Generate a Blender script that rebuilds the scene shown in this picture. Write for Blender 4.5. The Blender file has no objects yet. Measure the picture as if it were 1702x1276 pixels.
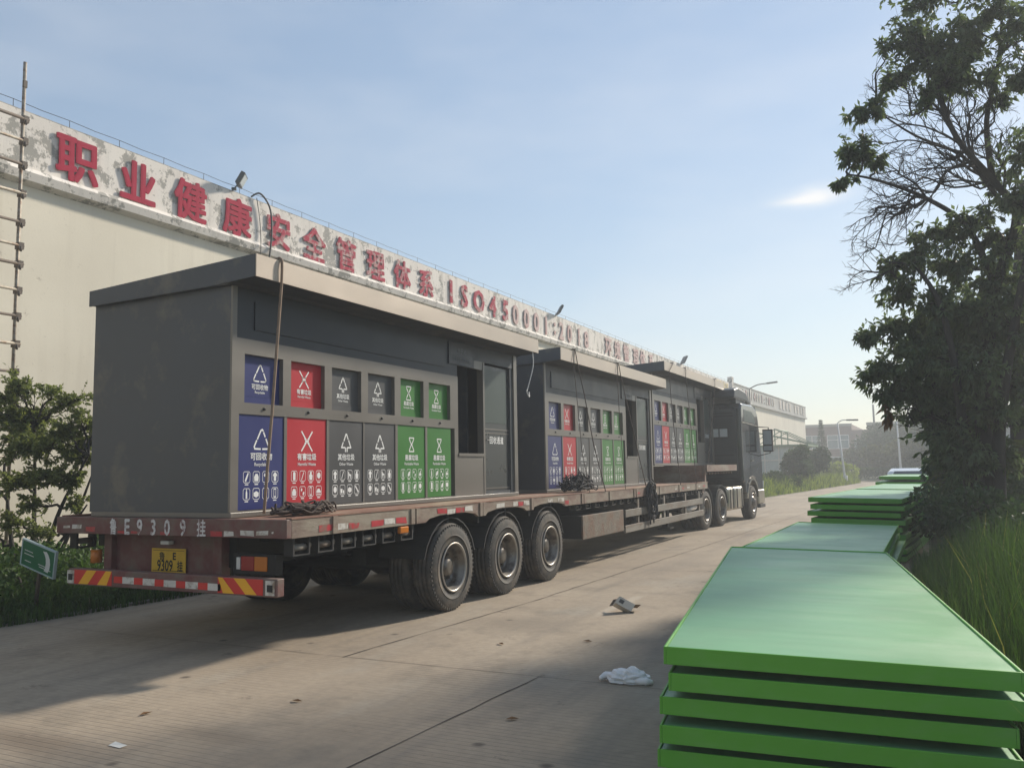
import bpy, bmesh, math, random
import numpy as np
from mathutils import Vector, Matrix, Quaternion
random.seed(7); rng = np.random.default_rng(7)
R = math.radians
S = bpy.context.scene
COL = S.collection

# ------------------------------------------------------------------ camera
CAM_H = 1.62
cam = bpy.data.cameras.new('camera'); cam.lens = 1415.15 / 1702 * 36; cam.sensor_width = 36
cam.clip_start = 0.05; cam.clip_end = 3000
co = bpy.data.objects.new('camera', cam); COL.objects.link(co)
RR = ((0.8965242977, 0.4426673931, -0.0170224176), (-0.0591354362, 0.0815069400, -0.9949168905), (-0.4390298211, 0.8929737946, 0.0992502815))
co.matrix_world = Matrix(((RR[0][0], -RR[1][0], -RR[2][0], 0), (RR[0][1], -RR[1][1], -RR[2][1], 0), (RR[0][2], -RR[1][2], -RR[2][2], CAM_H), (0, 0, 0, 1)))
S.camera = co

def PX(px, py, Y):
    """world point at depth Y seen at pixel px,py of the 1702 px wide photograph"""
    a, b = (px - 851) / 1415.15, (py - 638) / 1415.15
    r = [RR[0][i] * a + RR[1][i] * b + RR[2][i] for i in range(3)]
    k = Y / r[1]
    return Vector((r[0] * k, Y, CAM_H + r[2] * k))

# ------------------------------------------------------------------ sun and sky
SUN = Vector((1.0, 2.85, 1.66)).normalized()
el = math.asin(SUN.z); az = math.atan2(SUN.x, SUN.y)
sl = bpy.data.lights.new('sun', 'SUN'); sl.energy = 4.5; sl.angle = R(4.5); sl.color = (1.0, 0.91, 0.78)
so = bpy.data.objects.new('sun', sl); COL.objects.link(so)
so.rotation_euler = SUN.to_track_quat('Z', 'Y').to_euler()
w = bpy.data.worlds.new('World'); S.world = w; w.use_nodes = True
nt = w.node_tree; nt.nodes.clear()
sky = nt.nodes.new('ShaderNodeTexSky'); sky.sky_type = 'NISHITA'; sky.sun_disc = False
sky.sun_elevation = el; sky.sun_rotation = az; sky.altitude = 50
sky.air_density = 1.25; sky.dust_density = 0.3; sky.ozone_density = 1.8
bg = nt.nodes.new('ShaderNodeBackground'); bg.inputs['Strength'].default_value = 0.098
out = nt.nodes.new('ShaderNodeOutputWorld')
# a thin bright cloud streak and faint cirrus, fixed in the sky
tc = nt.nodes.new('ShaderNodeTexCoord')
def wn(t, **k):
    n = nt.nodes.new(t)
    for a, v in k.items(): setattr(n, a, v)
    return n
cd = (PX(1345, 326, 100) - Vector((0, 0, CAM_H))).normalized()
ch = Vector((cd.y, -cd.x, 0)).normalized(); cv = ch.cross(cd)
def dotn(v):
    n = wn('ShaderNodeVectorMath', operation='DOT_PRODUCT'); nt.links.new(tc.outputs['Generated'], n.inputs[0]); n.inputs[1].default_value = v; return n.outputs['Value']
def mth(op, a, b=None, c=None):
    n = wn('ShaderNodeMath', operation=op)
    for i, x in enumerate((a, b, c)):
        if x is None: continue
        if isinstance(x, (int, float)): n.inputs[i].default_value = x
        else: nt.links.new(x, n.inputs[i])
    return n.outputs[0]
nz = wn('ShaderNodeTexNoise'); nz.inputs['Scale'].default_value = 9; nz.inputs['Detail'].default_value = 6
mp = wn('ShaderNodeMapping'); mp.inputs['Scale'].default_value = (1, 1, 4)
nt.links.new(tc.outputs['Generated'], mp.inputs[0]); nt.links.new(mp.outputs[0], nz.inputs['Vector'])
u = mth('DIVIDE', dotn(ch), 0.034); v = mth('DIVIDE', dotn(cv), 0.0075)
v = mth('ADD', v, mth('MULTIPLY', mth('SUBTRACT', nz.outputs['Fac'], 0.5), 3.0))
r2 = mth('ADD', mth('MULTIPLY', u, u), mth('MULTIPLY', v, v))
front = mth('GREATER_THAN', dotn(cd), 0.0)
m = mth('MULTIPLY', mth('MULTIPLY', mth('POWER', 2.718, mth('MULTIPLY', r2, -1.1)), front), 0.95)
nz2 = wn('ShaderNodeTexNoise'); nz2.inputs['Scale'].default_value = 2.2; nz2.inputs['Detail'].default_value = 5
mp2 = wn('ShaderNodeMapping'); mp2.inputs['Scale'].default_value = (1, 1, 3.2); mp2.inputs['Rotation'].default_value = (0, 0.12, 0)
nt.links.new(tc.outputs['Generated'], mp2.inputs[0]); nt.links.new(mp2.outputs[0], nz2.inputs['Vector'])
m2 = mth('MULTIPLY', mth('MAXIMUM', mth('SUBTRACT', nz2.outputs['Fac'], 0.45), 0.0), 0.9)
mm = mth('MINIMUM', mth('ADD', m, m2), 0.9)
mixw = wn('ShaderNodeMixRGB'); nt.links.new(mm, mixw.inputs[0]); nt.links.new(sky.outputs[0], mixw.inputs[1]); mixw.inputs[2].default_value = (6.9, 6.85, 6.8, 1)
mixw.inputs[2].default_value = (7.4, 7.3, 7.2, 1)
veil = wn('ShaderNodeMixRGB'); veil.inputs[0].default_value = .42; nt.links.new(sky.outputs[0], veil.inputs[1]); veil.inputs[2].default_value = (2.15, 3.0, 4.25, 1)
nt.links.new(veil.outputs[0], mixw.inputs[1])
nt.links.new(mixw.outputs[0], bg.inputs[0]); nt.links.new(bg.outputs[0], out.inputs[0])
S.view_settings.view_transform = 'Standard'; S.view_settings.look = 'None'; S.view_settings.gamma = 1
S.view_settings.use_curve_mapping = False; S.view_settings.exposure = 0.55
S.render.film_transparent = False
try:
    S.cycles.max_bounces = 6; S.cycles.diffuse_bounces = 3; S.cycles.transparent_max_bounces = 8
except Exception: pass

# ------------------------------------------------------------------ materials
MATS = {}
def nmat(name):
    m = bpy.data.materials.new(name); m.use_nodes = True; MATS[name] = m
    return m, m.node_tree, m.node_tree.nodes['Principled BSDF']
class G:
    """tiny node-graph helper"""
    def __init__(s, t): s.t = t
    def n(s, ty, ins=None, **k):
        n = s.t.nodes.new(ty)
        for a, v in k.items(): setattr(n, a, v)
        for a, v in (ins or {}).items():
            if hasattr(v, 'links'): s.t.links.new(v, n.inputs[a])
            else: n.inputs[a].default_value = v
        return n
    def coord(s, kind='Object', scale=(1, 1, 1), rot=(0, 0, 0)):
        c = s.n('ShaderNodeTexCoord'); return s.n('ShaderNodeMapping', {0: c.outputs[kind], 'Scale': scale, 'Rotation': rot}).outputs[0]
    def noise(s, vec, sc, det=4, ro=.55): return s.n('ShaderNodeTexNoise', {'Vector': vec, 'Scale': sc, 'Detail': det, 'Roughness': ro}).outputs['Fac']
    def ramp(s, f, a, b, interp='LINEAR'):
        n = s.n('ShaderNodeMapRange', {0: f, 1: a, 2: b}); n.clamp = True; n.interpolation_type = interp; return n.outputs[0]
    def mix(s, f, a, b, bt='MIX'):
        n = s.n('ShaderNodeMixRGB', blend_type=bt)
        for i, x in enumerate((f, a, b)):
            if hasattr(x, 'links'): s.t.links.new(x, n.inputs[i])
            else: n.inputs[i].default_value = (*x, 1) if isinstance(x, tuple) else x
        return n.outputs[0]
    def math(s, op, a, b=0.0): return s.n('ShaderNodeMath', {0: a, 1: b}, operation=op).outputs[0]
    def bump(s, h, strength=.2, dist=.01): return s.n('ShaderNodeBump', {'Height': h, 'Strength': strength, 'Distance': dist}).outputs[0]
def c3(c, k=1.0): return tuple(min(1, x * k) for x in c)
def mat(name, c, rough=.6, metal=0.0, var=.15, scale=3.0, bump=0.0, dirt=None, dirt_amt=.5, dirt_scale=2.5, spec=.5, stretch=(1, 1, 1), coat=0.0, fine=0.0):
    m, t, b = nmat(name); g = G(t)
    v = g.coord('Object', stretch)
    f = g.noise(v, scale, 5)
    col = g.mix(g.ramp(f, .25, .75), c3(c, 1 - var), c3(c, 1 + var))
    if dirt:
        d = g.noise(v, dirt_scale, 8, .68)
        k = g.ramp(d, .62 - dirt_amt * .25, .70 - dirt_amt * .12)
        col = g.mix(k, col, dirt)
    if fine:
        col = g.mix(g.ramp(g.noise(v, 55, 3), .3, .7), g.mix(fine, col, (0, 0, 0)), col)
    t.links.new(col, b.inputs['Base Color'])
    b.inputs['Metallic'].default_value = metal
    b.inputs['Specular IOR Level'].default_value = spec
    b.inputs['Coat Weight'].default_value = coat
    rr = g.n('ShaderNodeMapRange', {0: f, 1: .2, 2: .8, 3: max(.02, rough - .08), 4: min(1, rough + .08)}).outputs[0]
    t.links.new(rr, b.inputs['Roughness'])
    if bump:
        t.links.new(g.bump(g.noise(v, scale * 6, 5), bump, .02), b.inputs['Normal'])
    return m
def leafmat(name, c, var=.35, trans=.25, rough=.5):
    m, t, b = nmat(name); g = G(t)
    r = g.n('ShaderNodeNewGeometry').outputs['Random Per Island']
    f = g.noise(g.coord('Object'), 1.3, 3)
    k = g.math('ADD', g.math('MULTIPLY', r, .6), g.math('MULTIPLY', f, .4))
    col = g.mix(k, c3(c, 1 - var), tuple(min(1, x * (1 + var) * (1.12 if i < 2 else .9)) for i, x in enumerate(c)))
    t.links.new(col, b.inputs['Base Color']); b.inputs['Roughness'].default_value = rough; b.inputs['Specular IOR Level'].default_value = .15
    tr = g.n('ShaderNodeBsdfTranslucent', {0: g.mix(1.0, col, (1.2, 1.25, .7), 'MULTIPLY')})
    mx = g.n('ShaderNodeMixShader', {0: trans, 1: b.outputs[0], 2: tr.outputs[0]})
    t.links.new(mx.outputs[0], t.nodes['Material Output'].inputs[0])
    return m

# concrete road: warm grey slabs, stains, tyre-worn bands and broomed grooves
m, t, b = nmat('concrete'); g = G(t)
P = g.coord('Object')
n1 = g.noise(P, .35, 5); n2 = g.noise(P, 1.6, 7, .65); n3 = g.noise(P, 14, 4)
col = g.mix(g.ramp(n1, .3, .7), (.305, .242, .176), (.415, .342, .256))
col = g.mix(g.math('MULTIPLY', g.ramp(n2, .52, .68), .5), col, (.175, .150, .118))
st = g.noise(g.coord('Object', (1, .22, 1)), 1.1, 6, .6)
col = g.mix(g.math('MULTIPLY', g.ramp(st, .50, .72), .45), col, (.185, .165, .140))
col = g.mix(g.math('MULTIPLY', g.ramp(g.noise(g.coord('Object', (1, .5, 1), (0, 0, .4)), .8, 5), .56, .7), .5), col, (.40, .365, .30))
col = g.mix(g.ramp(n3, .3, .75), g.mix(.22, col, (.08, .07, .06)), col)
wv = g.n('ShaderNodeTexWave', {'Vector': P, 'Scale': 5.2, 'Distortion': .5, 'Detail': 2.0, 'Detail Scale': 1.2}, wave_type='BANDS', bands_direction='Y').outputs['Fac']
gm = g.ramp(g.noise(P, .55, 3), .40, .58)
gv = g.math('MULTIPLY', g.ramp(wv, .12, .0), gm)
col = g.mix(g.math('MULTIPLY', gv, .30), col, (.10, .085, .07))
tm2 = g.noise(g.coord('Object', (2.6, .10, 1), (0, 0, .03)), 1.0, 5, .6)
col = g.mix(g.math('MULTIPLY', g.ramp(tm2, .54, .70), .40), col, (.165, .145, .125))
oil = g.noise(P, 2.3, 9, .75)
col = g.mix(g.math('MULTIPLY', g.ramp(oil, .615, .66), .55), col, (.12, .095, .075))
sp = g.n('ShaderNodeTexVoronoi', {'Vector': P, 'Scale': 1.7}).outputs['Distance']
col = g.mix(g.math('MULTIPLY', g.ramp(sp, .09, .03), .8), col, (.07, .055, .045))
for (sx_, sy_, rx_, ry_, cc_, am_) in ((-5.15, 3.55, .75, .22, (.13, .10, .075), .6), (-4.1, 4.1, .5, .16, (.15, .12, .09), .4), (-3.42, 9.7, .10, .9, (.50, .45, .37), .5), (-3.9, 8.2, .8, .5, (.17, .145, .115), .4), (-2.2, 7.7, .6, .5, (.19, .165, .14), .4)):
    dd_ = g.n('ShaderNodeVectorMath', {0: g.n('ShaderNodeMapping', {0: P, 'Location': (-sx_ / rx_, -sy_ / ry_, 0), 'Scale': (1 / rx_, 1 / ry_, 0)}).outputs[0]}, operation='LENGTH').outputs['Value']
    kk_ = g.ramp(g.math('ADD', dd_, g.math('MULTIPLY', g.math('SUBTRACT', n2, .5), 1.6)), 1.05, .35)
    col = g.mix(g.math('MULTIPLY', kk_, am_), col, cc_)
t.links.new(col, b.inputs['Base Color']); b.inputs['Roughness'].default_value = .82; b.inputs['Specular IOR Level'].default_value = .3
hh = g.math('SUBTRACT', g.math('ADD', g.math('MULTIPLY', n3, .5), g.math('MULTIPLY', n2, .6)), g.math('MULTIPLY', gv, .8))
t.links.new(g.bump(hh, .35, .012), b.inputs['Normal'])

# stained lower wall and peeling parapet band
def plaster(name, c1, c2, stain, amt, thr, rough=.9, streak=True):
    m, t, b = nmat(name); g = G(t)
    P = g.coord('Object'); a = g.noise(P, .5, 4)
    col = g.mix(g.ramp(a, .3, .7), c1, c2)
    if streak:
        s_ = g.noise(g.coord('Object', (1, 2.4, .18)), 1.3, 6, .6)
        col = g.mix(g.math('MULTIPLY', g.ramp(s_, .50, .72), .45 * amt), col, stain)
    d = g.noise(P, 3.2, 10, .72); big = g.noise(P, .33, 3)
    k = g.ramp(g.math('ADD', d, g.math('MULTIPLY', g.math('SUBTRACT', big, .5), .35)), thr, thr + .06)
    col = g.mix(g.math('MULTIPLY', k, amt), col, stain)
    sp = g.noise(P, 18, 6, .7)
    col = g.mix(g.math('MULTIPLY', g.ramp(sp, .60, .68), .5 * amt), col, c3(stain, .6))
    t.links.new(col, b.inputs['Base Color']); b.inputs['Roughness'].default_value = rough
    t.links.new(g.bump(g.math('SUBTRACT', g.math('MULTIPLY', sp, .3), k), .4, .015), b.inputs['Normal'])
plaster('wall_cream', (.68, .62, .50), (.77, .71, .58), (.46, .40, .31), .5, .64)
plaster('parapet_plaster', (.68, .63, .57), (.78, .73, .66), (.26, .25, .22), .85, .508)
plaster('parapet_faded', (.50, .45, .41), (.58, .53, .48), (.27, .25, .22), .8, .55)
plaster('annex_band', (.36, .36, .33), (.44, .43, .40), (.25, .25, .23), .6, .6)
mat('cornice_dark', (.40, .37, .32), .9, var=.2, scale=2, dirt=(.15, .14, .12), dirt_amt=.7, dirt_scale=3, bump=.3)
mat('letter_red', (.38, .024, .055), .8, var=.12, scale=2, spec=.1)
mat('letter_faded', (.40, .045, .075), .85, spec=.1, var=.2, scale=3, dirt=(.50, .42, .38), dirt_amt=.55, dirt_scale=5)
mat('letter_worn', (.50, .36, .33), .8, var=.15, scale=3, dirt=(.42, .22, .21), dirt_amt=.6, dirt_scale=4)
mat('letter_pale', (.62, .56, .48), .8, var=.12, scale=3)
mat('letter_yellow', (.62, .50, .26), .8, var=.15, scale=3)

mat('grey_steel', (.074, .083, .096), .40, metal=.3, var=.09, scale=1.2, spec=.5, bump=.04, dirt=(.13, .125, .115), dirt_amt=.35, dirt_scale=1.8)
mat('frame_sunlit', (.182, .166, .146), .36, metal=.2, var=.10, scale=2.5, stretch=(1, .25, 1))  # same grey steel, lighter and warmer with sunlight put into the colour
mat('fascia_sunlit', (.54, .45, .36), .36, metal=.15, var=.10, scale=1.6, stretch=(1, .4, 1))  # same paint as the grey walls, sun and sky sheen painted into it
mat('dark_recess', (.012, .014, .018), .5)
mat('sign_dark', (.017, .021, .028), .4)  # dark sign board, tone deepened further for the shade under the roof
mat('header_shaded', (.026, .031, .040), .45, var=.06)  # darker copy of the wall steel, roof shade painted in
mat('sign_text', (.16, .17, .18), .5)
mat('panel_blue', (.024, .032, .145), .35, var=.08, scale=1.5)
mat('panel_red', (.46, .020, .032), .35, var=.08, scale=1.5)
mat('panel_grey', (.078, .078, .080), .35, var=.10, scale=1.5)
mat('panel_green', (.040, .185, .030), .35, var=.10, scale=1.5)
mat('print_white', (.78, .78, .76), .5, var=.03)
mat('door_steel', (.060, .066, .068), .3, metal=.3, var=.1)
mat('dark_glass', (.02, .03, .035), .08, spec=.6)
mat('tinted_glass', (.05, .07, .062), .32, spec=.4)

mat('rust_deck', (.22, .105, .070), .8, var=.3, scale=2.2, dirt=(.33, .25, .17), dirt_amt=.7, dirt_scale=1.6, bump=.35, stretch=(1, .5, 1))
mat('side_rail', (.160, .090, .066), .7, var=.3, scale=2.5, dirt=(.25, .21, .16), dirt_amt=.85, dirt_scale=2.2, bump=.3, stretch=(1, .6, 1.5))
mat('red_oxide', (.150, .048, .046), .6, var=.25, scale=3, dirt=(.15, .105, .085), dirt_amt=.85, dirt_scale=3, bump=.15)
mat('rust_plate', (.150, .125, .095), .8, var=.35, scale=4, dirt=(.15, .085, .05), dirt_amt=.7, dirt_scale=5, bump=.5)
mat('grey_rail', (.185, .168, .140), .7, var=.25, scale=3, dirt=(.14, .10, .07), dirt_amt=.6, dirt_scale=4, stretch=(1, .4, 2))
mat('under_black', (.018, .018, .018), .7, var=.3, scale=4)
mat('tape_red', (.42, .025, .035), .45, var=.2, scale=6, dirt=(.20, .12, .09), dirt_amt=.45, dirt_scale=9)
mat('tape_white', (.58, .55, .50), .45, var=.15, scale=6, dirt=(.24, .18, .13), dirt_amt=.5, dirt_scale=9)
mat('board_red', (.55, .03, .025), .4, var=.1)
mat('board_yellow', (.80, .40, .02), .4, var=.1)
mat('plate_yellow', (.62, .38, .025), .5, var=.12, scale=8)
mat('plate_black', (.015, .015, .012), .6)
mat('stencil_white', (.62, .60, .58), .7, var=.15, scale=12, dirt=(.20, .08, .08), dirt_amt=.5, dirt_scale=20)
mat('lamp_red', (.30, .02, .02), .25)
mat('lamp_orange', (.55, .17, .02), .25)
mat('lamp_clear', (.6, .6, .58), .2)
mat('tyre_rubber', (.042, .039, .035), .8, var=.25, scale=5, dirt=(.10, .082, .062), dirt_amt=.6, dirt_scale=5, bump=.2)
mat('rim_steel', (.20, .18, .155), .42, metal=.6, var=.3, scale=6, dirt=(.07, .055, .045), dirt_amt=.6, dirt_scale=7)
mat('rim_edge', (.34, .31, .27), .4, metal=.5, var=.15, scale=6)
mat('cab_paint', (.035, .042, .045), .22, metal=.35, var=.1, coat=.7)
mat('cab_back', (.026, .034, .038), .45, var=.2)
mat('chrome', (.62, .58, .50), .22, metal=.9, var=.15, scale=5)
mat('tank_alloy', (.50, .46, .38), .32, metal=.8, var=.15, scale=4)
mat('strap_band', (.05, .045, .04), .6)
mat('pane_daylight', (.62, .66, .66), .3)
mat('rope_tan', (.24, .17, .12), .9, var=.25, scale=12)
mat('rope_dark', (.075, .055, .045), .95, var=.4, scale=14)
mat('net_black', (.022, .022, .026), .9, var=.4, scale=12)
mat('cable_black', (.03, .032, .035), .6)
mat('wire_white', (.6, .6, .58), .5)

# glossy green panels with slightly wavy sheets
def gpanel(name, c, rough, wave):
    m, t, b = nmat(name); g = G(t); P = g.coord('Object')
    f = g.noise(P, 1.2, 4)
    col = g.mix(g.ramp(f, .3, .7), c3(c, .9), c3(c, 1.1))
    dst = g.noise(g.coord('Object', (.5, 1.0, 1)), 2.3, 7, .65)
    col = g.mix(g.math('MULTIPLY', g.ramp(dst, .45, .75), .28), col, (.30, .34, .26))
    t.links.new(col, b.inputs['Base Color'])
    t.links.new(g.n('ShaderNodeMapRange', {0: dst, 1: .3, 2: .7, 3: rough, 4: rough + .14}).outputs[0], b.inputs['Roughness'])
    b.inputs['Specular IOR Level'].default_value = .4
    if wave:
        h = g.noise(g.coord('Object', (.28, 1.25, 1)), 1.5, 2)
        t.links.new(g.bump(g.math('ADD', h, g.math('MULTIPLY', g.noise(P, 7, 4), .05)), .55, .05), b.inputs['Normal'])
gpanel('green_sheet', (.170, .385, .180), .34, True)
gpanel('green_frame', (.108, .365, .032), .38, False)

mat('scaffold_steel', (.30, .27, .22), .6, metal=.4, var=.3, scale=8, dirt=(.16, .09, .05), dirt_amt=.6, dirt_scale=9)
mat('scaffold_dark', (.10, .075, .055), .7, var=.3, scale=8)
mat('flood_body', (.06, .07, .07), .5)
mat('flood_glass', (.34, .38, .40), .15)
mat('soil', (.20, .155, .105), .95, var=.25, scale=1.5, dirt=(.10, .09, .05), dirt_amt=.7, dirt_scale=1.2, bump=.4)
mat('far_ground', (.10, .115, .055), .95, var=.3, scale=.2)
mat('kerb', (.30, .275, .235), .85, var=.2, scale=2, dirt=(.15, .13, .10), dirt_amt=.6)
mat('joint_dark', (.055, .045, .038), .95)
mat('bark', (.034, .030, .026), .95, var=.35, scale=9, bump=.6, stretch=(1, 1, .25))
mat('bark_pale', (.13, .105, .085), .95, var=.3, scale=9, bump=.4, stretch=(1, 1, .3))
leafmat('leaf_tree', (.098, .130, .088), .4, .44)
leafmat('leaf_dark', (.044, .078, .040), .4, .28)
leafmat('leaf_shrub', (.165, .190, .090), .45, .42)
leafmat('leaf_hedge', (.060, .105, .036), .45, .3)
leafmat('leaf_far', (.044, .080, .034), .4, .15, .85)
leafmat('leaf_olive', (.085, .100, .036), .4, .15, .85)
leafmat('leaf_sunny', (.21, .26, .06), .45, .4)
leafmat('grass_green', (.062, .108, .032), .5, .3)
leafmat('grass_dark', (.050, .095, .030), .5, .3)
leafmat('grass_dry', (.24, .22, .10), .35, .3)
leafmat('leaf_dead', (.16, .085, .045), .3, .1)
mat('green_board', (.012, .125, .055), .5, var=.15, scale=4)
mat('white_paint', (.62, .62, .60), .6, var=.1, scale=3)
mat('car_white', (.72, .72, .71), .18, coat=.8, var=.02)
mat('brick_brown', (.235, .165, .140), .9, var=.12, scale=.6, dirt=(.18, .13, .115), dirt_amt=.5, dirt_scale=.8)
mat('pale_render', (.36, .34, .30), .9, var=.1, scale=.6)
mat('window_blue', (.16, .24, .26), .15, spec=.6)
mat('roof_brown', (.16, .105, .09), .8, var=.15)
mat('green_trim', (.16, .24, .15), .6)
mat('glass_pale', (.42, .50, .52), .12, spec=.7)
mat('cardboard', (.58, .52, .43), .85, var=.1, scale=6)
mat('cardboard_dark', (.16, .12, .085), .9)
mat('print_dark', (.10, .09, .08), .8)
mat('plastic_white', (.74, .73, .73), .35, var=.05)
mat('paper', (.72, .69, .62), .8)
mat('stone', (.30, .30, .28), .9, var=.2, scale=4, bump=.5)
mat('roof_tar', (.14, .13, .12), .9)

# ------------------------------------------------------------------ mesh helpers
TXT = {}
def text_geo(s, bold=.025, ext=0.0, res=2):
    k = (s, bold, ext, res)
    if k in TXT: return TXT[k]
    cu = bpy.data.curves.new('t', 'FONT'); cu.body = s; cu.size = 1; cu.offset = bold; cu.resolution_u = res
    cu.align_x = 'CENTER'; cu.extrude = ext
    o = bpy.data.objects.new('t', cu); COL.objects.link(o)
    bpy.context.view_layer.update()
    ev = o.evaluated_get(bpy.context.evaluated_depsgraph_get()); me = ev.to_mesh()
    vs = [tuple(x.co) for x in me.vertices]; fs = [tuple(p.vertices) for p in me.polygons]
    ev.to_mesh_clear(); bpy.data.objects.remove(o); bpy.data.curves.remove(cu)
    TXT[k] = (vs, fs); return TXT[k]

class MB:
    def __init__(s): s.v = []; s.f = []; s.mi = []; s.sm = []
    def add(s, vs, fs, m=0, smooth=False):
        o = len(s.v); s.v += [tuple(x) for x in vs]
        for f in fs: s.f.append(tuple(i + o for i in f)); s.mi.append(m); s.sm.append(smooth)
        return s
    def box(s, x0, x1, y0, y1, z0, z1, m=0, M=None):
        vs = [(x, y, z) for z in (z0, z1) for y in (y0, y1) for x in (x0, x1)]
        if M is not None: vs = [tuple(M @ Vector(q)) for q in vs]
        return s.add(vs, [(0, 2, 3, 1), (4, 5, 7, 6), (0, 1, 5, 4), (2, 6, 7, 3), (0, 4, 6, 2), (1, 3, 7, 5)], m)
    def tube(s, pts, r, n=8, m=0, cap=True, smooth=True):
        pts = [Vector(p) for p in pts]; L = len(pts)
        rs = r if isinstance(r, (list, tuple)) else [r] * L
        vs = []; fs = []; up = None
        for i, p in enumerate(pts):
            d = (pts[min(i + 1, L - 1)] - pts[max(i - 1, 0)])
            if d.length < 1e-9: d = Vector((0, 0, 1))
            d.normalize()
            if up is None:
                up = d.cross(Vector((0, 0, 1)) if abs(d.z) < .9 else Vector((1, 0, 0))).normalized()
            up = (up - d * up.dot(d)); up = up.normalized() if up.length > 1e-6 else d.orthogonal().normalized()
            w_ = d.cross(up)
            for k in range(n):
                a = 2 * math.pi * k / n
                vs.append(p + (up * math.cos(a) + w_ * math.sin(a)) * rs[i])
        for i in range(L - 1):
            for k in range(n):
                k2 = (k + 1) % n
                fs.append((i * n + k, i * n + k2, (i + 1) * n + k2, (i + 1) * n + k))
        s.add(vs, fs, m, smooth)
        if cap:
            o = len(s.v) - len(vs)
            s.f += [tuple(o + k for k in reversed(range(n))), tuple(o + (L - 1) * n + k for k in range(n))]
            s.mi += [m, m]; s.sm += [False, False]
        return s
    def prism(s, poly, axis, a0, a1, m=0):
        """polygon in the two other axes, extruded along axis ('x','y','z')"""
        def mk(p, a): return {'x': (a, p[0], p[1]), 'y': (p[0], a, p[1]), 'z': (p[0], p[1], a)}[axis]
        n = len(poly); vs = [mk(p, a0) for p in poly] + [mk(p, a1) for p in poly]
        fs = [tuple(range(n))[::-1], tuple(range(n, 2 * n))] + [(i, (i + 1) % n, n + (i + 1) % n, n + i) for i in range(n)]
        return s.add(vs, fs, m)
    def lathe(s, prof, c, axis='x', n=40, m=0, ms=None, smooth=True):
        """prof: (along axis, radius)"""
        vs = []; fs = []
        for k in range(n):
            a = 2 * math.pi * k / n; ca, sa = math.cos(a), math.sin(a)
            for (h, r) in prof:
                q = {'x': (h, r * ca, r * sa), 'y': (r * ca, h, r * sa), 'z': (r * ca, r * sa, h)}[axis]
                vs.append((c[0] + q[0], c[1] + q[1], c[2] + q[2]))
        L = len(prof); o = len(s.v); s.v += vs
        for k in range(n):
            k2 = (k + 1) % n
            for i in range(L - 1):
                s.f.append((o + k * L + i, o + k * L + i + 1, o + k2 * L + i + 1, o + k2 * L + i)); s.mi.append(ms[i] if ms else m); s.sm.append(smooth)
        return s
    def text(s, txt, size, org, ud, vd, m=0, bold=.025, ext=0.0, res=2, sx=1.0):
        # strokes thickened by a few slightly shifted, slightly prouder layers
        vs, fs = text_geo(txt, 0, ext, res)
        ud = Vector(ud); vd = Vector(vd); nd = ud.cross(vd); org = Vector(org)
        for i, (dx, dy) in enumerate(((0, 0), (bold, 0), (-bold, 0), (0, bold), (0, -bold))):
            if i and not bold: break
            s.add([org + ud * ((x + dx) * size * sx) + vd * ((y + dy) * size) + nd * (z * size + i * .0003) for x, y, z in vs], fs, m)
        return s
    def poly2(s, pts, org, ud, vd, m=0, ext=0.0):
        ud = Vector(ud); vd = Vector(vd); org = Vector(org)
        return s.add([org + ud * x + vd * y for x, y in pts], [tuple(range(len(pts)))], m)
    def stroke(s, pts, wd, org, ud, vd, m=0):
        """flat poly-line of given width in a plane"""
        for (a, b_) in zip(pts[:-1], pts[1:]):
            a = Vector(a); b_ = Vector(b_); d = (b_ - a); L = d.length
            if L < 1e-6: continue
            d /= L; nn = Vector((-d.y, d.x)) * wd / 2; e = d * wd * .3
            s.poly2([a - e - nn, b_ + e - nn, b_ + e + nn, a - e + nn], org, ud, vd, m)
        return s
    def build(s, name, mats, parent=None, loc=(0, 0, 0), bevel=0.0, seg=2, rot=(0, 0, 0)):
        me = bpy.data.meshes.new(name)
        me.from_pydata(s.v, [], s.f)
        for mm_ in (mats if isinstance(mats, (list, tuple)) else [mats]): me.materials.append(MATS[mm_])
        if any(s.mi): me.polygons.foreach_set('material_index', s.mi)
        me.polygons.foreach_set('use_smooth', s.sm)
        me.update()
        o = bpy.data.objects.new(name, me); COL.objects.link(o); o.location = loc; o.rotation_euler = rot
        if parent: o.parent = parent
        if bevel:
            b_ = o.modifiers.new('bevel', 'BEVEL'); b_.width = bevel; b_.segments = seg; b_.limit_method = 'ANGLE'; b_.angle_limit = R(40)
        return o
def build_each(name, mats, parent, mbs, **k):
    return [m_.build(name, mats, parent, **k) for m_ in mbs]
def tag(o, label=None, cat=None, group=None, kind=None):
    if label: o['label'] = label
    if cat: o['category'] = cat
    if group: o['group'] = group
    if kind: o['kind'] = kind
    return o
def empty(name, loc, label, cat, group=None, rz=0.0, rot=None):
    o = bpy.data.objects.new(name, None); o.empty_display_size = .2; COL.objects.link(o)
    o.location = loc; o.rotation_euler = rot or (0, 0, rz)
    return tag(o, label, cat, group)
def struct(o): o['kind'] = 'structure'; return o
def kids(o): return [c for c in bpy.data.objects if c.parent == o]
def copy_tree(o, parent=None):
    c = o.copy(); COL.objects.link(c)
    if parent: c.parent = parent
    for k in kids(o): copy_tree(k, c)
    return c
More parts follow.
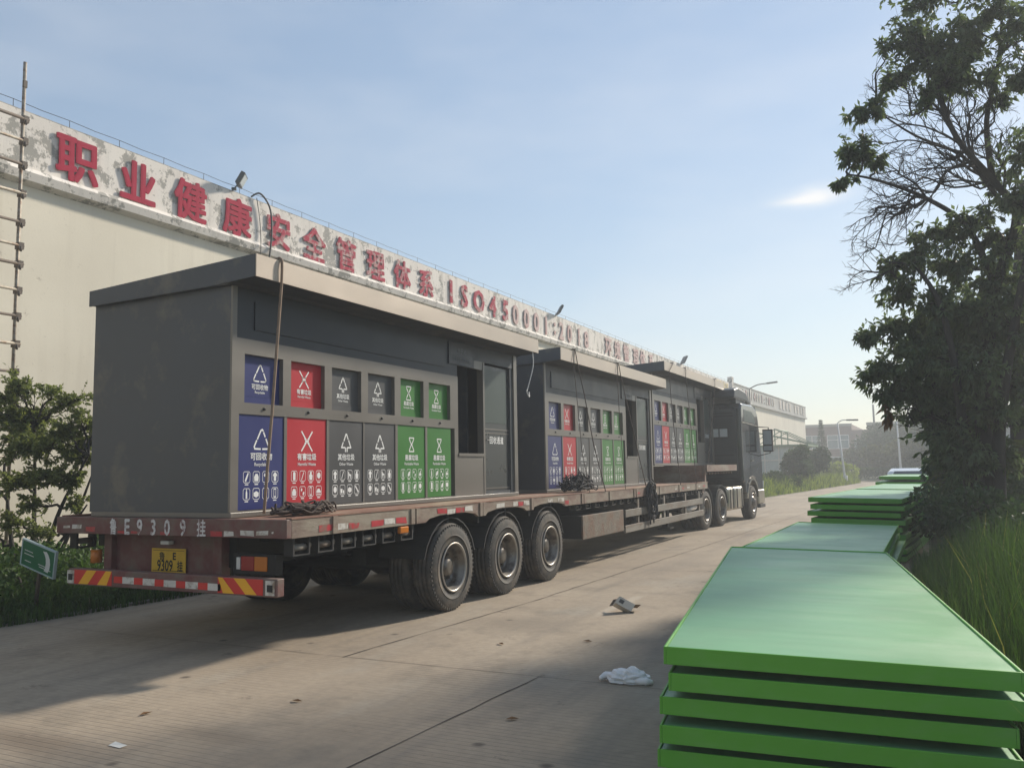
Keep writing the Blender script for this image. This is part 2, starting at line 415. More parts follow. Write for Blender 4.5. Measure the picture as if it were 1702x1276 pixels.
def smooth_path(pts, n=6):
    pts = [Vector(p) for p in pts]; P_ = [pts[0]] + pts + [pts[-1]]; res = []
    for i in range(1, len(P_) - 2):
        p0, p1, p2, p3 = P_[i - 1:i + 3]
        for k in range(n):
            t_ = k / n
            res.append(.5 * ((2 * p1) + (p2 - p0) * t_ + (2 * p0 - 5 * p1 + 4 * p2 - p3) * t_ ** 2 + (3 * p1 - p0 - 3 * p2 + p3) * t_ ** 3))
    return res + [pts[-1]]

# ------------------------------------------------------------------ foliage helpers
def leaf_arrays(pos, dirs, ln, wd, rnd=rng):
    """each leaf: a folded diamond of two triangles"""
    n = len(pos); pos = np.asarray(pos, float); d = np.asarray(dirs, float)
    d /= np.linalg.norm(d, axis=1)[:, None] + 1e-9
    a = rnd.normal(size=(n, 3)); sd = np.cross(d, a); sd /= np.linalg.norm(sd, axis=1)[:, None] + 1e-9
    up = np.cross(sd, d)
    L = ln * rnd.uniform(.65, 1.25, n)[:, None]; W = wd * rnd.uniform(.7, 1.2, n)[:, None]
    mid = pos + d * L * .45
    tip = pos + d * L; tip[:, 2] -= L[:, 0] * .12
    v = np.stack([pos, mid + sd * W + up * W * .35, tip, mid - sd * W + up * W * .35], 1).reshape(-1, 3)
    b = np.arange(n) * 4
    f = np.stack([np.stack([b, b + 1, b + 2], 1), np.stack([b, b + 2, b + 3], 1)], 1).reshape(-1, 3)
    return v, f
def tri_mesh(name, v, f, mats, parent=None, mi=None):
    me = bpy.data.meshes.new(name)
    me.vertices.add(len(v)); me.vertices.foreach_set('co', np.asarray(v, np.float32).ravel())
    nf = len(f); k = f.shape[1]
    me.loops.add(nf * k); me.loops.foreach_set('vertex_index', np.asarray(f, np.int32).ravel())
    me.polygons.add(nf); me.polygons.foreach_set('loop_start', np.arange(nf, dtype=np.int32) * k)
    try: me.polygons.foreach_set('loop_total', np.full(nf, k, np.int32))
    except Exception: pass
    for mm_ in (mats if isinstance(mats, (list, tuple)) else [mats]): me.materials.append(MATS[mm_])
    if mi is not None: me.polygons.foreach_set('material_index', np.asarray(mi, np.int32))
    me.update(); me.validate()
    o = bpy.data.objects.new(name, me); COL.objects.link(o)
    if parent: o.parent = parent
    return o
def vrand(s=1.0): return Vector(rng.normal(size=3)) * s
def branch_path(a, b_, wob=.08, n=5, sag=0.0):
    a = Vector(a); b_ = Vector(b_); L = (b_ - a).length; pts = [a]
    for i in range(1, n):
        t_ = i / n; pts.append(a.lerp(b_, t_) + vrand(wob * L * .5) + Vector((0, 0, sag * L * math.sin(math.pi * t_))))
    return pts + [b_]
def clump(bm, lp, ld, start, c, rad, twigs, leaves, r0=.03, droop=.25, limb=True, sub=2, shell=.35, tipn=5):
    """a limb to the clump, twigs through its volume, leaves along the twigs"""
    c = Vector(c); rad = Vector(rad)
    path = branch_path(start, c, .10, 6, .05)
    if limb: bm.tube(smooth_path(path, 2), [r0 * (1 - .7 * i / 12) for i in range(13)], 6, cap=False)
    for k in range(twigs):
        a = path[rng.integers(2, 7)]
        d = Vector(rng.normal(size=3)).normalized(); q = rng.uniform(shell, 1.0)
        e = c + Vector((d.x * rad.x, d.y * rad.y, d.z * rad.z)) * q
        tp = branch_path(a, e, .10, 4, .05)
        tr = r0 * .22
        bm.tube(tp, [tr * 1.3, tr, tr * .8, tr * .6, tr * .35], 4, cap=False)
        for s_ in range(sub):
            i = rng.integers(1, 4); o = tp[i]; L = (tp[4] - tp[0]).length * rng.uniform(.25, .6)
            dd = ((tp[4] - tp[i]).normalized() + vrand(.55)); dd.normalize()
            sp = [o, o + dd * L * .5 + vrand(.03 * L), o + dd * L + vrand(.05 * L)]
            bm.tube(sp, [tr * .6, tr * .4, tr * .25], 3, cap=False)
            for j in range(leaves // 2):
                t_ = rng.uniform(.3, 1.05); p = o + dd * L * t_
                lp.append(p); ld.append(dd * .6 + vrand(.5) + Vector((0, 0, -droop)))
        dm = (tp[4] - tp[3]).normalized()
        for j in range(leaves):
            t_ = rng.uniform(.45, 1.0) * 4; i = min(3, int(t_)); p = tp[i].lerp(tp[i + 1], t_ - i)
            lp.append(p); ld.append(dm * .35 + vrand(.6) + Vector((0, 0, -droop)))
        if leaves:
            for j in range(tipn): lp.append(tp[4]); ld.append(dm * .5 + vrand(.6) + Vector((0, 0, -droop)))
def twiggy(bm, a, b_, r, wob=.12):
    """a long bare branch with alternating side twigs and finer twigs on those"""
    a = Vector(a); b_ = Vector(b_); P_ = smooth_path(branch_path(a, b_, wob, 6, .06), 3); n_ = len(P_); L = (b_ - a).length
    bm.tube(P_, [r * (1 - .85 * i / (n_ - 1)) for i in range(n_)], 5, cap=False)
    for i in range(3, n_ - 1):
        for q in range(2):
            if rng.uniform() < .25: continue
            d = (P_[min(i + 1, n_ - 1)] - P_[i - 1]).normalized(); s_ = d.cross(vrand()).normalized()
            dd = (d * .75 + s_ * .65 + Vector((0, 0, .12))).normalized(); l = L * (.42 * (1 - i / n_) + .10) * rng.uniform(.5, 1.2)
            p0 = P_[i]; p1 = p0 + dd * l * .5 + vrand(.04 * l); p2 = p0 + dd * l + vrand(.08 * l)
            k = r * (.42 - .25 * i / n_)
            bm.tube([p0, p1, p2], [k, k * .7, k * .35], 4, cap=False)
            for w_ in range(3):
                t_ = rng.uniform(.25, .95); o = p0.lerp(p1, t_ * 2) if t_ < .5 else p1.lerp(p2, t_ * 2 - 1)
                e = (dd * .8 + vrand(.45)).normalized() * l * rng.uniform(.2, .5)
                bm.tube([o, o + e * .5 + vrand(.03 * l), o + e], [k * .55, k * .42, k * .25], 3, cap=False)
def arr(L): return np.array([tuple(x) for x in L])
def bush_leaves(c, rad, n, ln, wd, top_bias=.0, lumps=9):
    """leafy mass of several overlapping lumps"""
    c = np.array(c); rad = np.array(rad); P_ = []; D_ = []
    for k in range(lumps):
        d = rng.normal(size=3); d /= np.linalg.norm(d); d[2] = abs(d[2]) if top_bias else d[2]
        cc = c + d * rad * rng.uniform(.35, .75); rr = rad * rng.uniform(.28, .5)
        m_ = n // lumps
        dd = rng.normal(size=(m_, 3)); dd /= np.linalg.norm(dd, axis=1)[:, None]
        P_.append(cc + dd * rr * rng.uniform(.6, 1.08, m_)[:, None]); D_.append(dd + rng.normal(size=(m_, 3)) * .6 + np.array([0, 0, .1]))
    P_ = np.concatenate(P_); D_ = np.concatenate(D_)
    k = P_[:, 2] > .02
    return leaf_arrays(P_[k], D_[k], ln, wd)
def shrub(name, c, rad, n, ln, wd, m_, label, cat, group=None, lumps=9, stems=6):
    c = Vector(c); root = empty(name, (c.x, c.y, 0), label, cat, group)
    v, f = bush_leaves((0, 0, c.z), rad, n, ln, wd, 0, lumps)
    tri_mesh('foliage', v, f, m_, root)
    bm = MB()
    for k in range(stems):
        a = k * 6.28 / stems
        e = Vector((math.cos(a) * rad[0] * .55, math.sin(a) * rad[1] * .55, c.z + rad[2] * rng.uniform(.0, .6)))
        bm.tube(branch_path((math.cos(a) * .08, math.sin(a) * .08, 0), e, .12, 5), [.03, .026, .022, .018, .013, .007], 5)
    bm.build('stem', 'bark', root)
    return root
def grass_blades(name, poly_fn, n, h, wd, m_, mi_p, lean=.35, parent=None):
    """n curved blades; poly_fn(k) -> arrays of x,y,z0,hscale"""
    x, y, hs = poly_fn(n)
    n = len(x)
    H = h * hs * rng.uniform(.55, 1.15, n); a = rng.uniform(0, 6.283, n); l = lean * rng.uniform(.2, 1.3, n) * H
    bx, by = np.cos(a), np.sin(a); W = wd * rng.uniform(.6, 1.3, n)
    px_, py_ = -by * W, bx * W
    base = np.stack([x, y, np.zeros(n)], 1); side = np.stack([px_, py_, np.zeros(n)], 1)
    out_ = np.stack([bx, by, np.zeros(n)], 1)
    mid = base + out_ * (l * .35)[:, None] + np.array([0, 0, 1.]) * (H * .6)[:, None]
    tip = base + out_ * l[:, None] + np.array([0, 0, 1.]) * (H * (1 - .25 * lean * rng.uniform(0, 1, n)))[:, None]
    v = np.stack([base - side, base + side, mid + side * .8, mid - side * .8, tip], 1).reshape(-1, 3)
    b_ = np.arange(n) * 5
    f = np.stack([np.stack([b_, b_ + 1, b_ + 2], 1), np.stack([b_, b_ + 2, b_ + 3], 1), np.stack([b_ + 3, b_ + 2, b_ + 4], 1)], 1).reshape(-1, 3)
    mi = np.repeat((rng.uniform(size=n) < mi_p).astype(int), 3)
    return tri_mesh(name, v, f, m_, parent, mi)

# ================================================================== GROUND AND ROAD
def sheet(poly, z): return MB().add([(x, y, z) for x, y in poly], [tuple(range(len(poly)))])
struct(sheet([(-600, -200), (600, -200), (600, 900), (-600, 900)], 0).build('ground', 'far_ground'))
Lk = [(-9.75, -12), (-9.42, 4), (-9.15, 7), (-8.9, 12), (-8.4, 26), (-7.45, 43), (-5.5, 72), (-5.3, 76)]
Rk = [(.75, -12), (.55, 3), (-.25, 9), (-.30, 30), (-.2, 44), (0, 62), (2, 76)]
struct(sheet(Lk + [(-30, 77), (-30, 84), (30, 84), (30, 77)] + Rk[::-1], .004).build('road', 'concrete'))
struct(sheet([(-14, -12), *Lk[:7], (-13, 72)], .002).build('verge_soil', 'soil'))
struct(sheet([*Rk[:6], (14, 62), (14, -12)], .003).build('bank_soil', 'soil'))
kb = MB()
for side, pl in ((-1, Lk), (1, Rk)):
    for (a, b_) in zip(pl[:-1], pl[1:]):
        A = Vector((*a, 0)); B = Vector((*b_, 0)); d = B - A; n_ = max(1, int(d.length / 1.0)); u_ = d.normalized(); w_ = Vector((u_.y, -u_.x, 0)) * side
        for i in range(n_):
            p = A + d * (i / n_); q = A + d * ((i + 1) / n_) - u_ * .008
            z = .022 + rng.uniform(-.006, .006) if side < 0 else .03
            vs = [p, q, q + w_ * .12, p + w_ * .12]
            kb.add([(k.x, k.y, .0) for k in vs] + [(k.x, k.y, z) for k in vs], [(4, 5, 6, 7), (0, 1, 5, 4), (1, 2, 6, 5), (2, 3, 7, 6), (3, 0, 4, 7)])
struct(kb.build('kerb', 'kerb'))
jt = MB()
def joint(pts, wd=.012):
    P_ = [Vector((x, y, .0085)) for x, y in pts]; fine = []
    for a, b_ in zip(P_[:-1], P_[1:]):
        n_ = max(2, int((b_ - a).length / .22))
        fine += [a.lerp(b_, i / n_) for i in range(n_)]
    fine.append(P_[-1]); v_ = []; f_ = []
    for i, p in enumerate(fine):
        d = (fine[min(i + 1, len(fine) - 1)] - fine[max(0, i - 1)]).normalized(); s_ = Vector((d.y, -d.x, 0)); o_ = s_ * rng.normal() * .006
        k = wd * rng.uniform(.35, 1.2) * (1 + p.y * .012)
        v_ += [p + o_ - s_ * k * .5, p + o_ + s_ * k * .5]
        if i: f_.append((2 * i - 2, 2 * i - 1, 2 * i + 1, 2 * i))
    jt.add(v_, f_)
joint([(-3.35, -3), (-3.0, 3.6), (-2.86, 6.2)]); joint([(-4.75, 6.2), (-4.5, 9.8), (-4.3, 16), (-3.9, 30), (-3.4, 50), (-3, 70)], .014)
joint([(-9, 6.25), (-4.75, 6.22)], .007); joint([(-4.75, 6.22), (.4, 6.2)], .006)
for yy in (-1, 13.2, 20.5, 28, 35.5, 43, 51, 60): joint([(-8.6, yy), (.5, yy - .1)], .010)
joint([(-1.2, 6.2), (-1.1, 30)], .01)
struct(jt.build('road_joint', 'joint_dark'))


# ================================================================== FACTORY BUILDING with lettered parapet
bld = empty('factory_building', (-14, 28, 0), 'long cream factory building with big red lettering along its stained parapet', 'building')
def bpart(mb, name, m_, **k):
    mb.v = [(x + 14, y - 28, z) for x, y, z in mb.v]
    return mb.build(name, m_, bld, **k)
BY0, BY1 = -14.0, 66.5
bpart(MB().box(-40, -14.0, BY0, BY1, 0, 6.78), 'wall', 'wall_cream')
bpart(MB().box(-40, -13.93, BY0, BY1, 6.98, 8.0), 'parapet', 'parapet_plaster')
bpart(MB().box(-39.9, -13.97, BY0, BY1 - .01, 8.0, 8.035), 'coping', 'cornice_dark')
mo = MB().prism([(-14.0, 6.70), (-13.84, 6.76), (-13.80, 6.90), (-13.86, 6.982), (-14.4, 6.982)], 'y', BY0, BY1)
bpart(mo, 'cornice', 'parapet_plaster')
# lightning conductor on short pins
lc = MB(); lw = []
for i in range(75):
    y = BY0 + .3 + i * 1.08
    lc.tube([(-13.98, y, 8.03), (-13.98, y, 8.17)], .006, 5)
    lw += [(-13.98, y, 8.17), (-13.98, y + .54, 8.155)]
lc.tube(lw, .006, 5)
bpart(lc, 'lightning_conductor', 'cable_black')
def letter(ch, y, size, m_, z=7.43, bold=.028):
    mb = MB()
    vs, fs = text_geo(ch, 0, .010, 2)
    ys = [q[1] for q in vs]; cy_ = (min(ys) + max(ys)) / 2
    xs = [q[0] for q in vs]; cx_ = (min(xs) + max(xs)) / 2
    a = rng.uniform(-.02, .02)
    for i, (dx, dy) in enumerate(((0, 0), (bold, bold * .6), (-bold, bold * .6), (bold, -bold * .6), (-bold, -bold * .6), (0, bold * .9), (0, -bold * .9))):
      mb.add([(-13.900 + z_ * 1.0 + i * .001, y + ((x + dx - cx_) * math.cos(a) - (q - cy_) * math.sin(a)) * size, z + ((x - cx_) * math.sin(a) + (q + dy - cy_) * math.cos(a)) * size) for x, q, z_ in vs], fs)
    return bpart(mb, 'letter', m_)
HZ = 0.90
for ch, y in zip('职业健康安全管理体系', [10.19, 11.54, 12.88, 14.25, 15.61, 16.94, 18.26, 19.62, 20.98, 22.32]): letter(ch, y, HZ, 'letter_red' if y < 15 else 'letter_faded')
def ypx(x):  # wall position seen at column x of the photograph
    return PXW(x, 520 + (x - 840) * .37)
def PXW(px, py, X=-13.85):
    p = PX(px, py, 1.0); k = X / p.x; return k
for ch, x in zip('ISO45', [752, 774, 798, 821, 842]): letter(ch, ypx(x), 1.02, 'letter_faded', 7.45, .035)
for ch, x in zip('0001:2018', [859, 877, 893.5, 909.5, 924, 935, 948.5, 964, 976.5]): letter(ch, ypx(x), 1.02, 'letter_worn', 7.43, .03)
for ch, x in zip('环境管理体系', [1013, 1028, 1042.6, 1058.7, 1070, 1084]): letter(ch, ypx(x), .95, 'letter_worn', 7.43, .03)
for i, ch in enumerate('ISO14001:2015'): letter(ch, 50.4 + i * .95, 1.0, 'letter_worn', 7.45, .03)
for i, ch in enumerate('质量管理'): letter(ch, 63.0 - .6 + i * 1.1, .92, 'letter_yellow', 7.45, .03)

# floodlights clamped to the parapet
def floodlight(px, py, label, s=1.0):
    k = PXW(px, py, -13.9); r = empty('floodlight', (-13.9, k, 8.03), label, 'floodlight', 'floodlights along the parapet', rz=R(35))
    m1 = MB().box(-.05, .05, -.05, .05, .0, .05).tube([(0, 0, .03), (.1, 0, .16)], .015, 6)
    m1.build('bracket', 'flood_body', r)
    M = Matrix.Translation((.16, 0, .24)) @ Matrix.Rotation(R(28), 4, 'Y')
    MB().box(-.05, .05, -.20 * s, .20 * s, -.15 * s, .15 * s, 0, M).build('housing', 'flood_body', r, bevel=.01)
    MB().box(.051, .056, -.165 * s, .165 * s, -.115 * s, .115 * s, 0, M).build('lens', 'flood_glass', r)
floodlight(389, 317, 'floodlight clamped to the parapet above the third and fourth red characters')
floodlight(925, 524, 'floodlight on the parapet above the faded numerals of the wall lettering', 1.2)
floodlight(1133, 602, 'floodlight on the parapet farthest along the cream factory building', 1.7)
# black cable looping down the parapet
cb = MB().tube(smooth_path([(-13.95, 14.72, 8.05), (-13.84, 14.9, 8.16), (-13.80, 15.18, 7.9), (-13.80, 15.26, 7.4), (-13.78, 15.2, 6.9), (-13.78, 15.1, 6.3)], 6), .022, 6)
cb.tube(smooth_path([(-13.9, 14.85, 8.05), (-13.84, 14.9, 7.5), (-13.78, 14.88, 6.9), (-13.78, 14.86, 6.2)], 5), .010, 5)
tag(cb.build('power_cable', 'cable_black'), 'black cable looping over the parapet beside the fourth red character', 'cable')

# ------------------------------------------------------------------ second hall, continuing the row
h2 = empty('factory_hall', (-13.45, 84, 0), 'farther cream hall with a grey lettered band, beyond the truck cab', 'building', rz=math.atan2(-.95, 33))
def hp(mb, n_, m_, **k): return mb.build(n_, m_, h2, **k)
hp(MB().box(-24, 0, -16.5, 18, 0, 6.75), 'wall', 'wall_cream')
hp(MB().box(-24, .10, -16.5, 18.1, 6.88, 8.02), 'parapet', 'annex_band')
hp(MB().box(-24, .22, -16.5, 18.22, 6.70, 6.88), 'cornice', 'annex_band')
hp(MB().box(-23.9, .14, -16.5, 18.16, 8.02, 8.09), 'coping', 'cornice_dark')
hp(MB().box(-.2, .16, -17.0, -16.5, 0, 8.5), 'end_pier', 'parapet_plaster')
def letter2(ch, y, size, m_):
    mb = MB().text(ch, size, (.135, y, 7.12), (0, 1, 0), (0, 0, 1), 0, .03, .03)
    hp(mb, 'letter', m_)
for i, ch in enumerate('ISO14001:2015'): letter2(ch, -13.2 + i * 1.05, 1.0, 'letter_worn' if i % 3 == 1 else 'letter_pale')
for i, ch in enumerate('质量体系'): letter2(ch, 2.6 + i * 1.75, .95, 'letter_pale')
for i, ch in enumerate('管理认证'): letter2(ch, 11 + i * 1.75, .95, 'letter_pale')
# street lamp whose curved arm reaches over the parapet
def street_lamp(base, top, arm, label, m_='white_paint', r=.07, group='street lamps', swan=.12):
    e = empty('street_lamp', base, label, 'street lamp', group)
    t_ = Vector(top) - Vector(base); a = Vector(arm) - Vector(base)
    MB().tube([(0, 0, 0), t_ * .18, t_], [r * 1.25, r, r * .6], 8).build('post', m_, e)
    if (a - t_).length > .1:
        mid = t_.lerp(a, .45) + Vector((0, 0, swan)); MB().tube(smooth_path([t_, mid, a], 5), r * .5, 6).build('arm', m_, e)
        d = (a - mid).normalized(); q = d.to_track_quat('X', 'Z').to_matrix().to_4x4()
        MB().box(-.1, .75, -.13, .13, -.05, .06, 0, Matrix.Translation(a) @ q).build('lamp_head', 'flood_body', e, bevel=.02)
    else:
        MB().lathe([(0, .0), (0, .09), (.12, .12), (.22, .03), (.22, 0)], t_, 'z', 12).build('lamp_head', 'flood_body', e)
    MB().tube([(0, 0, .0), (0, 0, .7)], r * 2.0, 10).build('base_cover', m_, e)
    return e
p = PX(1246, 646, 68); q = PX(1276, 637, 68)
street_lamp((p.x, 68, 8.0 - 8.0), (p.x, 68, p.z), (q.x, 68, q.z), 'street lamp whose bent arm shows over the roof behind the truck cab', 'flood_body', .09)
p = PX(1392, 703, 70); q = PX(1409, 698, 70)
street_lamp((PX(1405, 790, 70).x, 70, 0), (p.x, 70, p.z), (q.x, 70, q.z), 'leaning white street lamp with an arm, left of the straight one', 'white_paint', .085)
p = PX(1490, 692, 80); q = PX(1498, 786, 80)
street_lamp((q.x, 80, 0), (p.x, 80, p.z), (p.x, 80, p.z), 'straight white lamp post with a small cap beside the white car', 'white_paint', .09)
# glazed porch with a green steel canopy on the far hall
po = empty('glazed_porch', PX(1296, 785, 70) * 1.0, 'small glazed porch in front of the far cream hall', 'porch'); po.location.z = 0
MB().box(-2.2, 1.2, 0, 6, 0, 3.0).build('glass_wall', 'glass_pale', po)
fr = MB()
for y in (0, 1.5, 3, 4.5, 6): fr.box(1.2, 1.26, y - .05, y + .05, 0, 3.0)
for x in (-2.2, -1.1, 0, 1.15): fr.box(x - .05, x + .05, -.06, 0, 0, 3.0)
fr.box(-2.2, 1.2, -.08, -.061, 1.9, 2.02); fr.box(1.261, 1.28, 0, 6, 1.9, 2.02)
fr.build('window_frame', 'white_paint', po)
MB().box(-2.4, 2.3, -.4, 6.6, 3.0, 3.16).build('canopy', 'green_trim', po)
tr_ = MB()
for y in (-.3, 3, 6.4):
    tr_.tube([(-2.2, y, 4.3), (2.2, y, 3.2)], .05, 6); tr_.tube([(-.2, y, 3.1), (-.2, y, 4.4)], .05, 6); tr_.tube([(-2.2, y, 3.15), (-.2, y, 4.4), (2.2, y, 3.2)], .04, 6)
tr_.tube([(-.2, -.3, 4.4), (-.2, 6.4, 4.4)], .05, 6)
tr_.build('canopy_truss', 'green_trim', po)

# ------------------------------------------------------------------ brown two-storey factory across the end of the road
fb = empty('brown_factory', (0, 118, 0), 'brown two-storey factory block across the end of the road', 'building')
def wallwin(x0, x1, h, wins):
    MB().box(x0, x1, 0, 22, 0, h).build('wall', 'brick_brown', fb)
    for (wx, ww, z0, z1) in wins:
        f = MB()
        f.box(wx, wx + ww, -.10, 0, z0 - .10, z0).box(wx, wx + ww, -.10, 0, z1, z1 + .10)
        for k in range(int(ww / 1.0) + 1): f.box(wx + k * ww / int(ww / 1.0) - .05, wx + k * ww / int(ww / 1.0) + .05, -.08, 0, z0, z1)
        f.box(wx, wx + ww, -.07, 0, (z0 * .35 + z1 * .65) - .04, (z0 * .35 + z1 * .65) + .04)
        wf = f.build('window', 'white_paint', fb)
        MB().box(wx, wx + ww, -.03, -.012, z0, z1).build('pane', 'window_blue', wf)
X0 = PX(1330, 706, 118).x; X1 = PX(1415, 706, 118).x; X2 = PX(1441, 715, 118).x; X3 = PX(1562, 706, 118).x
zt = PX(1380, 706, 118).z
wallwin(X0 - 16, X1, zt, [(X0 + .3, 2.2, 3.6, 5.2), (X0 + 3.3, 2.6, 3.6, 5.2), (X0 + 3.3, 2.6, .9, 2.4)])
wallwin(X1, X2, zt - .75, [(X1 - .1 + .4, 1.6, 3.2, 4.6)])
wallwin(X2, X3 + 2, zt + .05, [(X2 - 1.0 + 1.2, 2.6, 3.2, 4.7), (X2 + 5.2, 3.0, 3.2, 4.7), (X2 + .6, 4.2, .3, 2.2), (X2 + 9.5, 2.6, 3.2, 4.7)])
wallwin(X3 + 2, X3 + 26, zt - .35, [(X3 + 4 + 5 * k, 3.2, 3.2, 4.8) for k in range(4)])
MB().box(X0 - 16.1, X1 + .05, -.12, -.001, zt - .25, zt + .1).box(X2 - .05, X3 + 2.05, -.12, -.001, zt - .2, zt + .15).build('coping', 'pale_render', fb)
p = PX(1451, 672, 119); q = PX(1452, 704, 119)
MB().tube([(p.x, 1, q.z - 1.2), (p.x, 1, p.z)], .12, 8).build('mast', 'flood_body', fb)
# low gatehouse glimpsed under the tree at the far right
gh = empty('gatehouse', (PX(1680, 760, 52).x, 52, 0), 'pale gatehouse with a brown roof edge glimpsed under the right-hand tree', 'building')
MB().box(-3.2, 4.5, 0, 5, 0, 2.8).build('wall', 'pale_render', gh)
MB().box(-3.6, 4.9, -.5, 5.4, 3.6, 4.5).build('roof', 'roof_brown', gh)
MB().prism([(-3.2, 2.8), (4.5, 2.8), (.6, 1.2)], 'y', -.06, -.002).build('gable_panel', 'white_paint', gh)
MB().box(-3.1, 4.4, .02, 4.9, 2.8, 3.6).build('upper_wall', 'white_paint', gh)

# ------------------------------------------------------------------ scaffold tower at the left end of the wall
sc_ = empty('scaffold', (-13.1, 8.6, 0), 'rusty tube scaffold against the wall at the left edge of the picture', 'scaffold')
def pole(x, y, h, dx=0): MB().tube([(x, y, 0), (x + dx, y, h)], .028, 8).build('standard', 'scaffold_steel', sc_)
pole(0, 0, 8.46, -.02); pole(-.02, -.47, 8.6); pole(0, -1.9, 8.2); pole(-.6, 0.02 - 1.9, 7.6)
lg = [7.47, 7.10, 6.70, 6.22, 5.74, 5.35, 5.05, 4.62, 4.2, 3.75, 3.3, 2.85, 2.4, 1.95, 1.5, 1.05, .6]
for i, z in enumerate(lg):
    d = rng.uniform(-.02, .02)
    MB().tube([(.05, .06, z), (.05 + d, -2.4, z - .02 + d)], .024 if i % 3 else .028, 6).build('ledger', 'scaffold_dark' if i % 2 == 0 else 'scaffold_steel', sc_)
    MB().box(-.04, .075, -.035, .05, z - .06, z + .05).tube([(.07, .0, z - .1), (.07, 0, z - .02)], .018, 5).build('coupler', 'scaffold_dark', sc_)
MB().box(-.025, .02, -.03, .03, 8.02, 8.14).build('coupler', 'scaffold_dark', sc_)

# ================================================================== SHELTERS (waste sorting stations)
DK = 1.21
CH = [(.17, .71), (.83, 1.37), (1.495, 2.03), (2.16, 2.71), (2.84, 3.37), (3.50, 4.05)]
DR = [(.11, .735), (.785, 1.41), (1.46, 2.07), (2.10, 2.725), (2.785, 3.41), (3.465, 4.07)]
KIND = [('blue', 'tri', '可回收物', 'Recyclable'), ('red', 'cross', '有害垃圾', 'Harmful Waste'), ('grey', 'tree', '其他垃圾', 'Other Waste'), ('grey', 'tree', '其他垃圾', 'Other Waste'), ('green', 'glass', '易腐垃圾', 'Perishable Waste'), ('green', 'glass', '易腐垃圾', 'Perishable Waste')]
def symbol(mb, kind, c, s, x, m=1):
    """white pictogram of size s centred at c=(y,z) on the plane at x"""
    o = (x, c[0], c[1]); U = (0, s, 0); V = (0, 0, s); wd = .085
    st_ = lambda pts: mb.stroke(pts, wd, o, U, V, m)
    if kind == 'tri':
        st_([(-.28, .04), (-.06, .44), (.04, .5), (.10, .44)]); st_([(.14, .36), (.24, .16)]); st_([(.31, .04), (.5, -.34), (.44, -.44), (.08, -.45)])
        st_([(-.08, -.45), (-.46, -.44), (-.5, -.34), (-.34, -.04)])
    elif kind == 'cross':
        for a in (1, -1):
            for b_ in (1, -1): st_([(.06 * a, .08 * b_), (.17 * a, .13 * b_)]); st_([(.10 * a, .10 * b_), (.42 * a, .5 * b_)])
        st_([(-.12, 0), (.12, 0)])
    elif kind == 'tree':
        st_([(-.2, .10), (-.03, .46), (.03, .46), (.16, .2)]); st_([(-.28, .0), (-.42, -.28), (-.12, -.28)]); st_([(.22, .12), (.42, -.28), (.12, -.28)]); st_([(-.07, -.3), (-.07, -.5)]); st_([(.08, -.3), (.08, -.5)])
    else:
        st_([(-.30, .5), (.30, .5), (.28, .38), (.05, .06), (-.05, .06), (-.28, .38), (-.30, .5)]); st_([(-.30, -.5), (.30, -.5), (.28, -.38), (.05, -.02), (-.05, -.02), (-.28, -.38), (-.30, -.5)])
ICON = {
 'bottle': [[(.2, .2), (.38, .05), (.62, .45), (.8, .85), (.66, .92), (.45, .62)]], 'bag': [[(.2, .12), (.8, .12), (.85, .5), (.68, .8), (.35, .8), (.15, .5)]],
 'bits': [[(.18, .6), (.38, .5), (.5, .72), (.3, .86)], [(.5, .2), (.72, .12), (.85, .42), (.62, .5)]], 'shirt': [[(.3, .1), (.7, .1), (.68, .6), (.82, .5), (.85, .65), (.62, .9), (.4, .9), (.16, .65), (.2, .5), (.33, .6)]],
 'upright': [[(.38, .1), (.62, .1), (.62, .62), (.55, .8), (.55, .95), (.45, .95), (.45, .8), (.38, .62)]], 'box': [[(.12, .3), (.5, .15), (.88, .3), (.88, .6), (.5, .75), (.12, .6)]],
 'carton': [[(.3, .1), (.72, .1), (.72, .8), (.6, .92), (.4, .92), (.3, .8)]], 'phone': [[(.3, .08), (.7, .08), (.7, .2), (.3, .2)], [(.3, .2), (.37, .2), (.37, .92), (.3, .92)], [(.63, .2), (.7, .2), (.7, .92), (.63, .92)], [(.37, .82), (.63, .82), (.63, .92), (.37, .92)]],
 'pot': [[(.25, .1), (.75, .1), (.82, .55), (.6, .7), (.75, .9), (.3, .9), (.35, .7), (.18, .55)]], 'disc': [[(.5 + .33 * math.cos(a), .52 + .33 * math.sin(a)) for a in [k * .628 for k in range(10)]]],
 'stick': [[(.25, .12), (.35, .08), (.75, .85), (.65, .9)]], 'bone': [[(.1, .75), (.25, .92), (.42, .75), (.75, .4), (.92, .3), (.8, .1), (.62, .2), (.6, .3), (.28, .62)]],
 'car': [[(.1, .3), (.9, .3), (.9, .5), (.75, .55), (.65, .72), (.3, .72), (.2, .55), (.1, .5)], [(.1, .12), (.9, .12), (.9, .2), (.1, .2)]], 'dog': [[(.2, .1), (.35, .1), (.38, .4), (.62, .4), (.65, .1), (.8, .1), (.8, .55), (.42, .62), (.3, .88), (.15, .8)]],
 'leaf': [[(.2, .3), (.45, .12), (.75, .3), (.85, .8), (.45, .7)]], 'cups': [[(.12, .15), (.45, .15), (.5, .6), (.08, .6)], [(.55, .12), (.85, .12), (.82, .45), (.6, .45)]], 'fish': [[(.15, .3), (.5, .15), (.85, .35), (.6, .6), (.8, .85), (.55, .8), (.4, .6)]]}
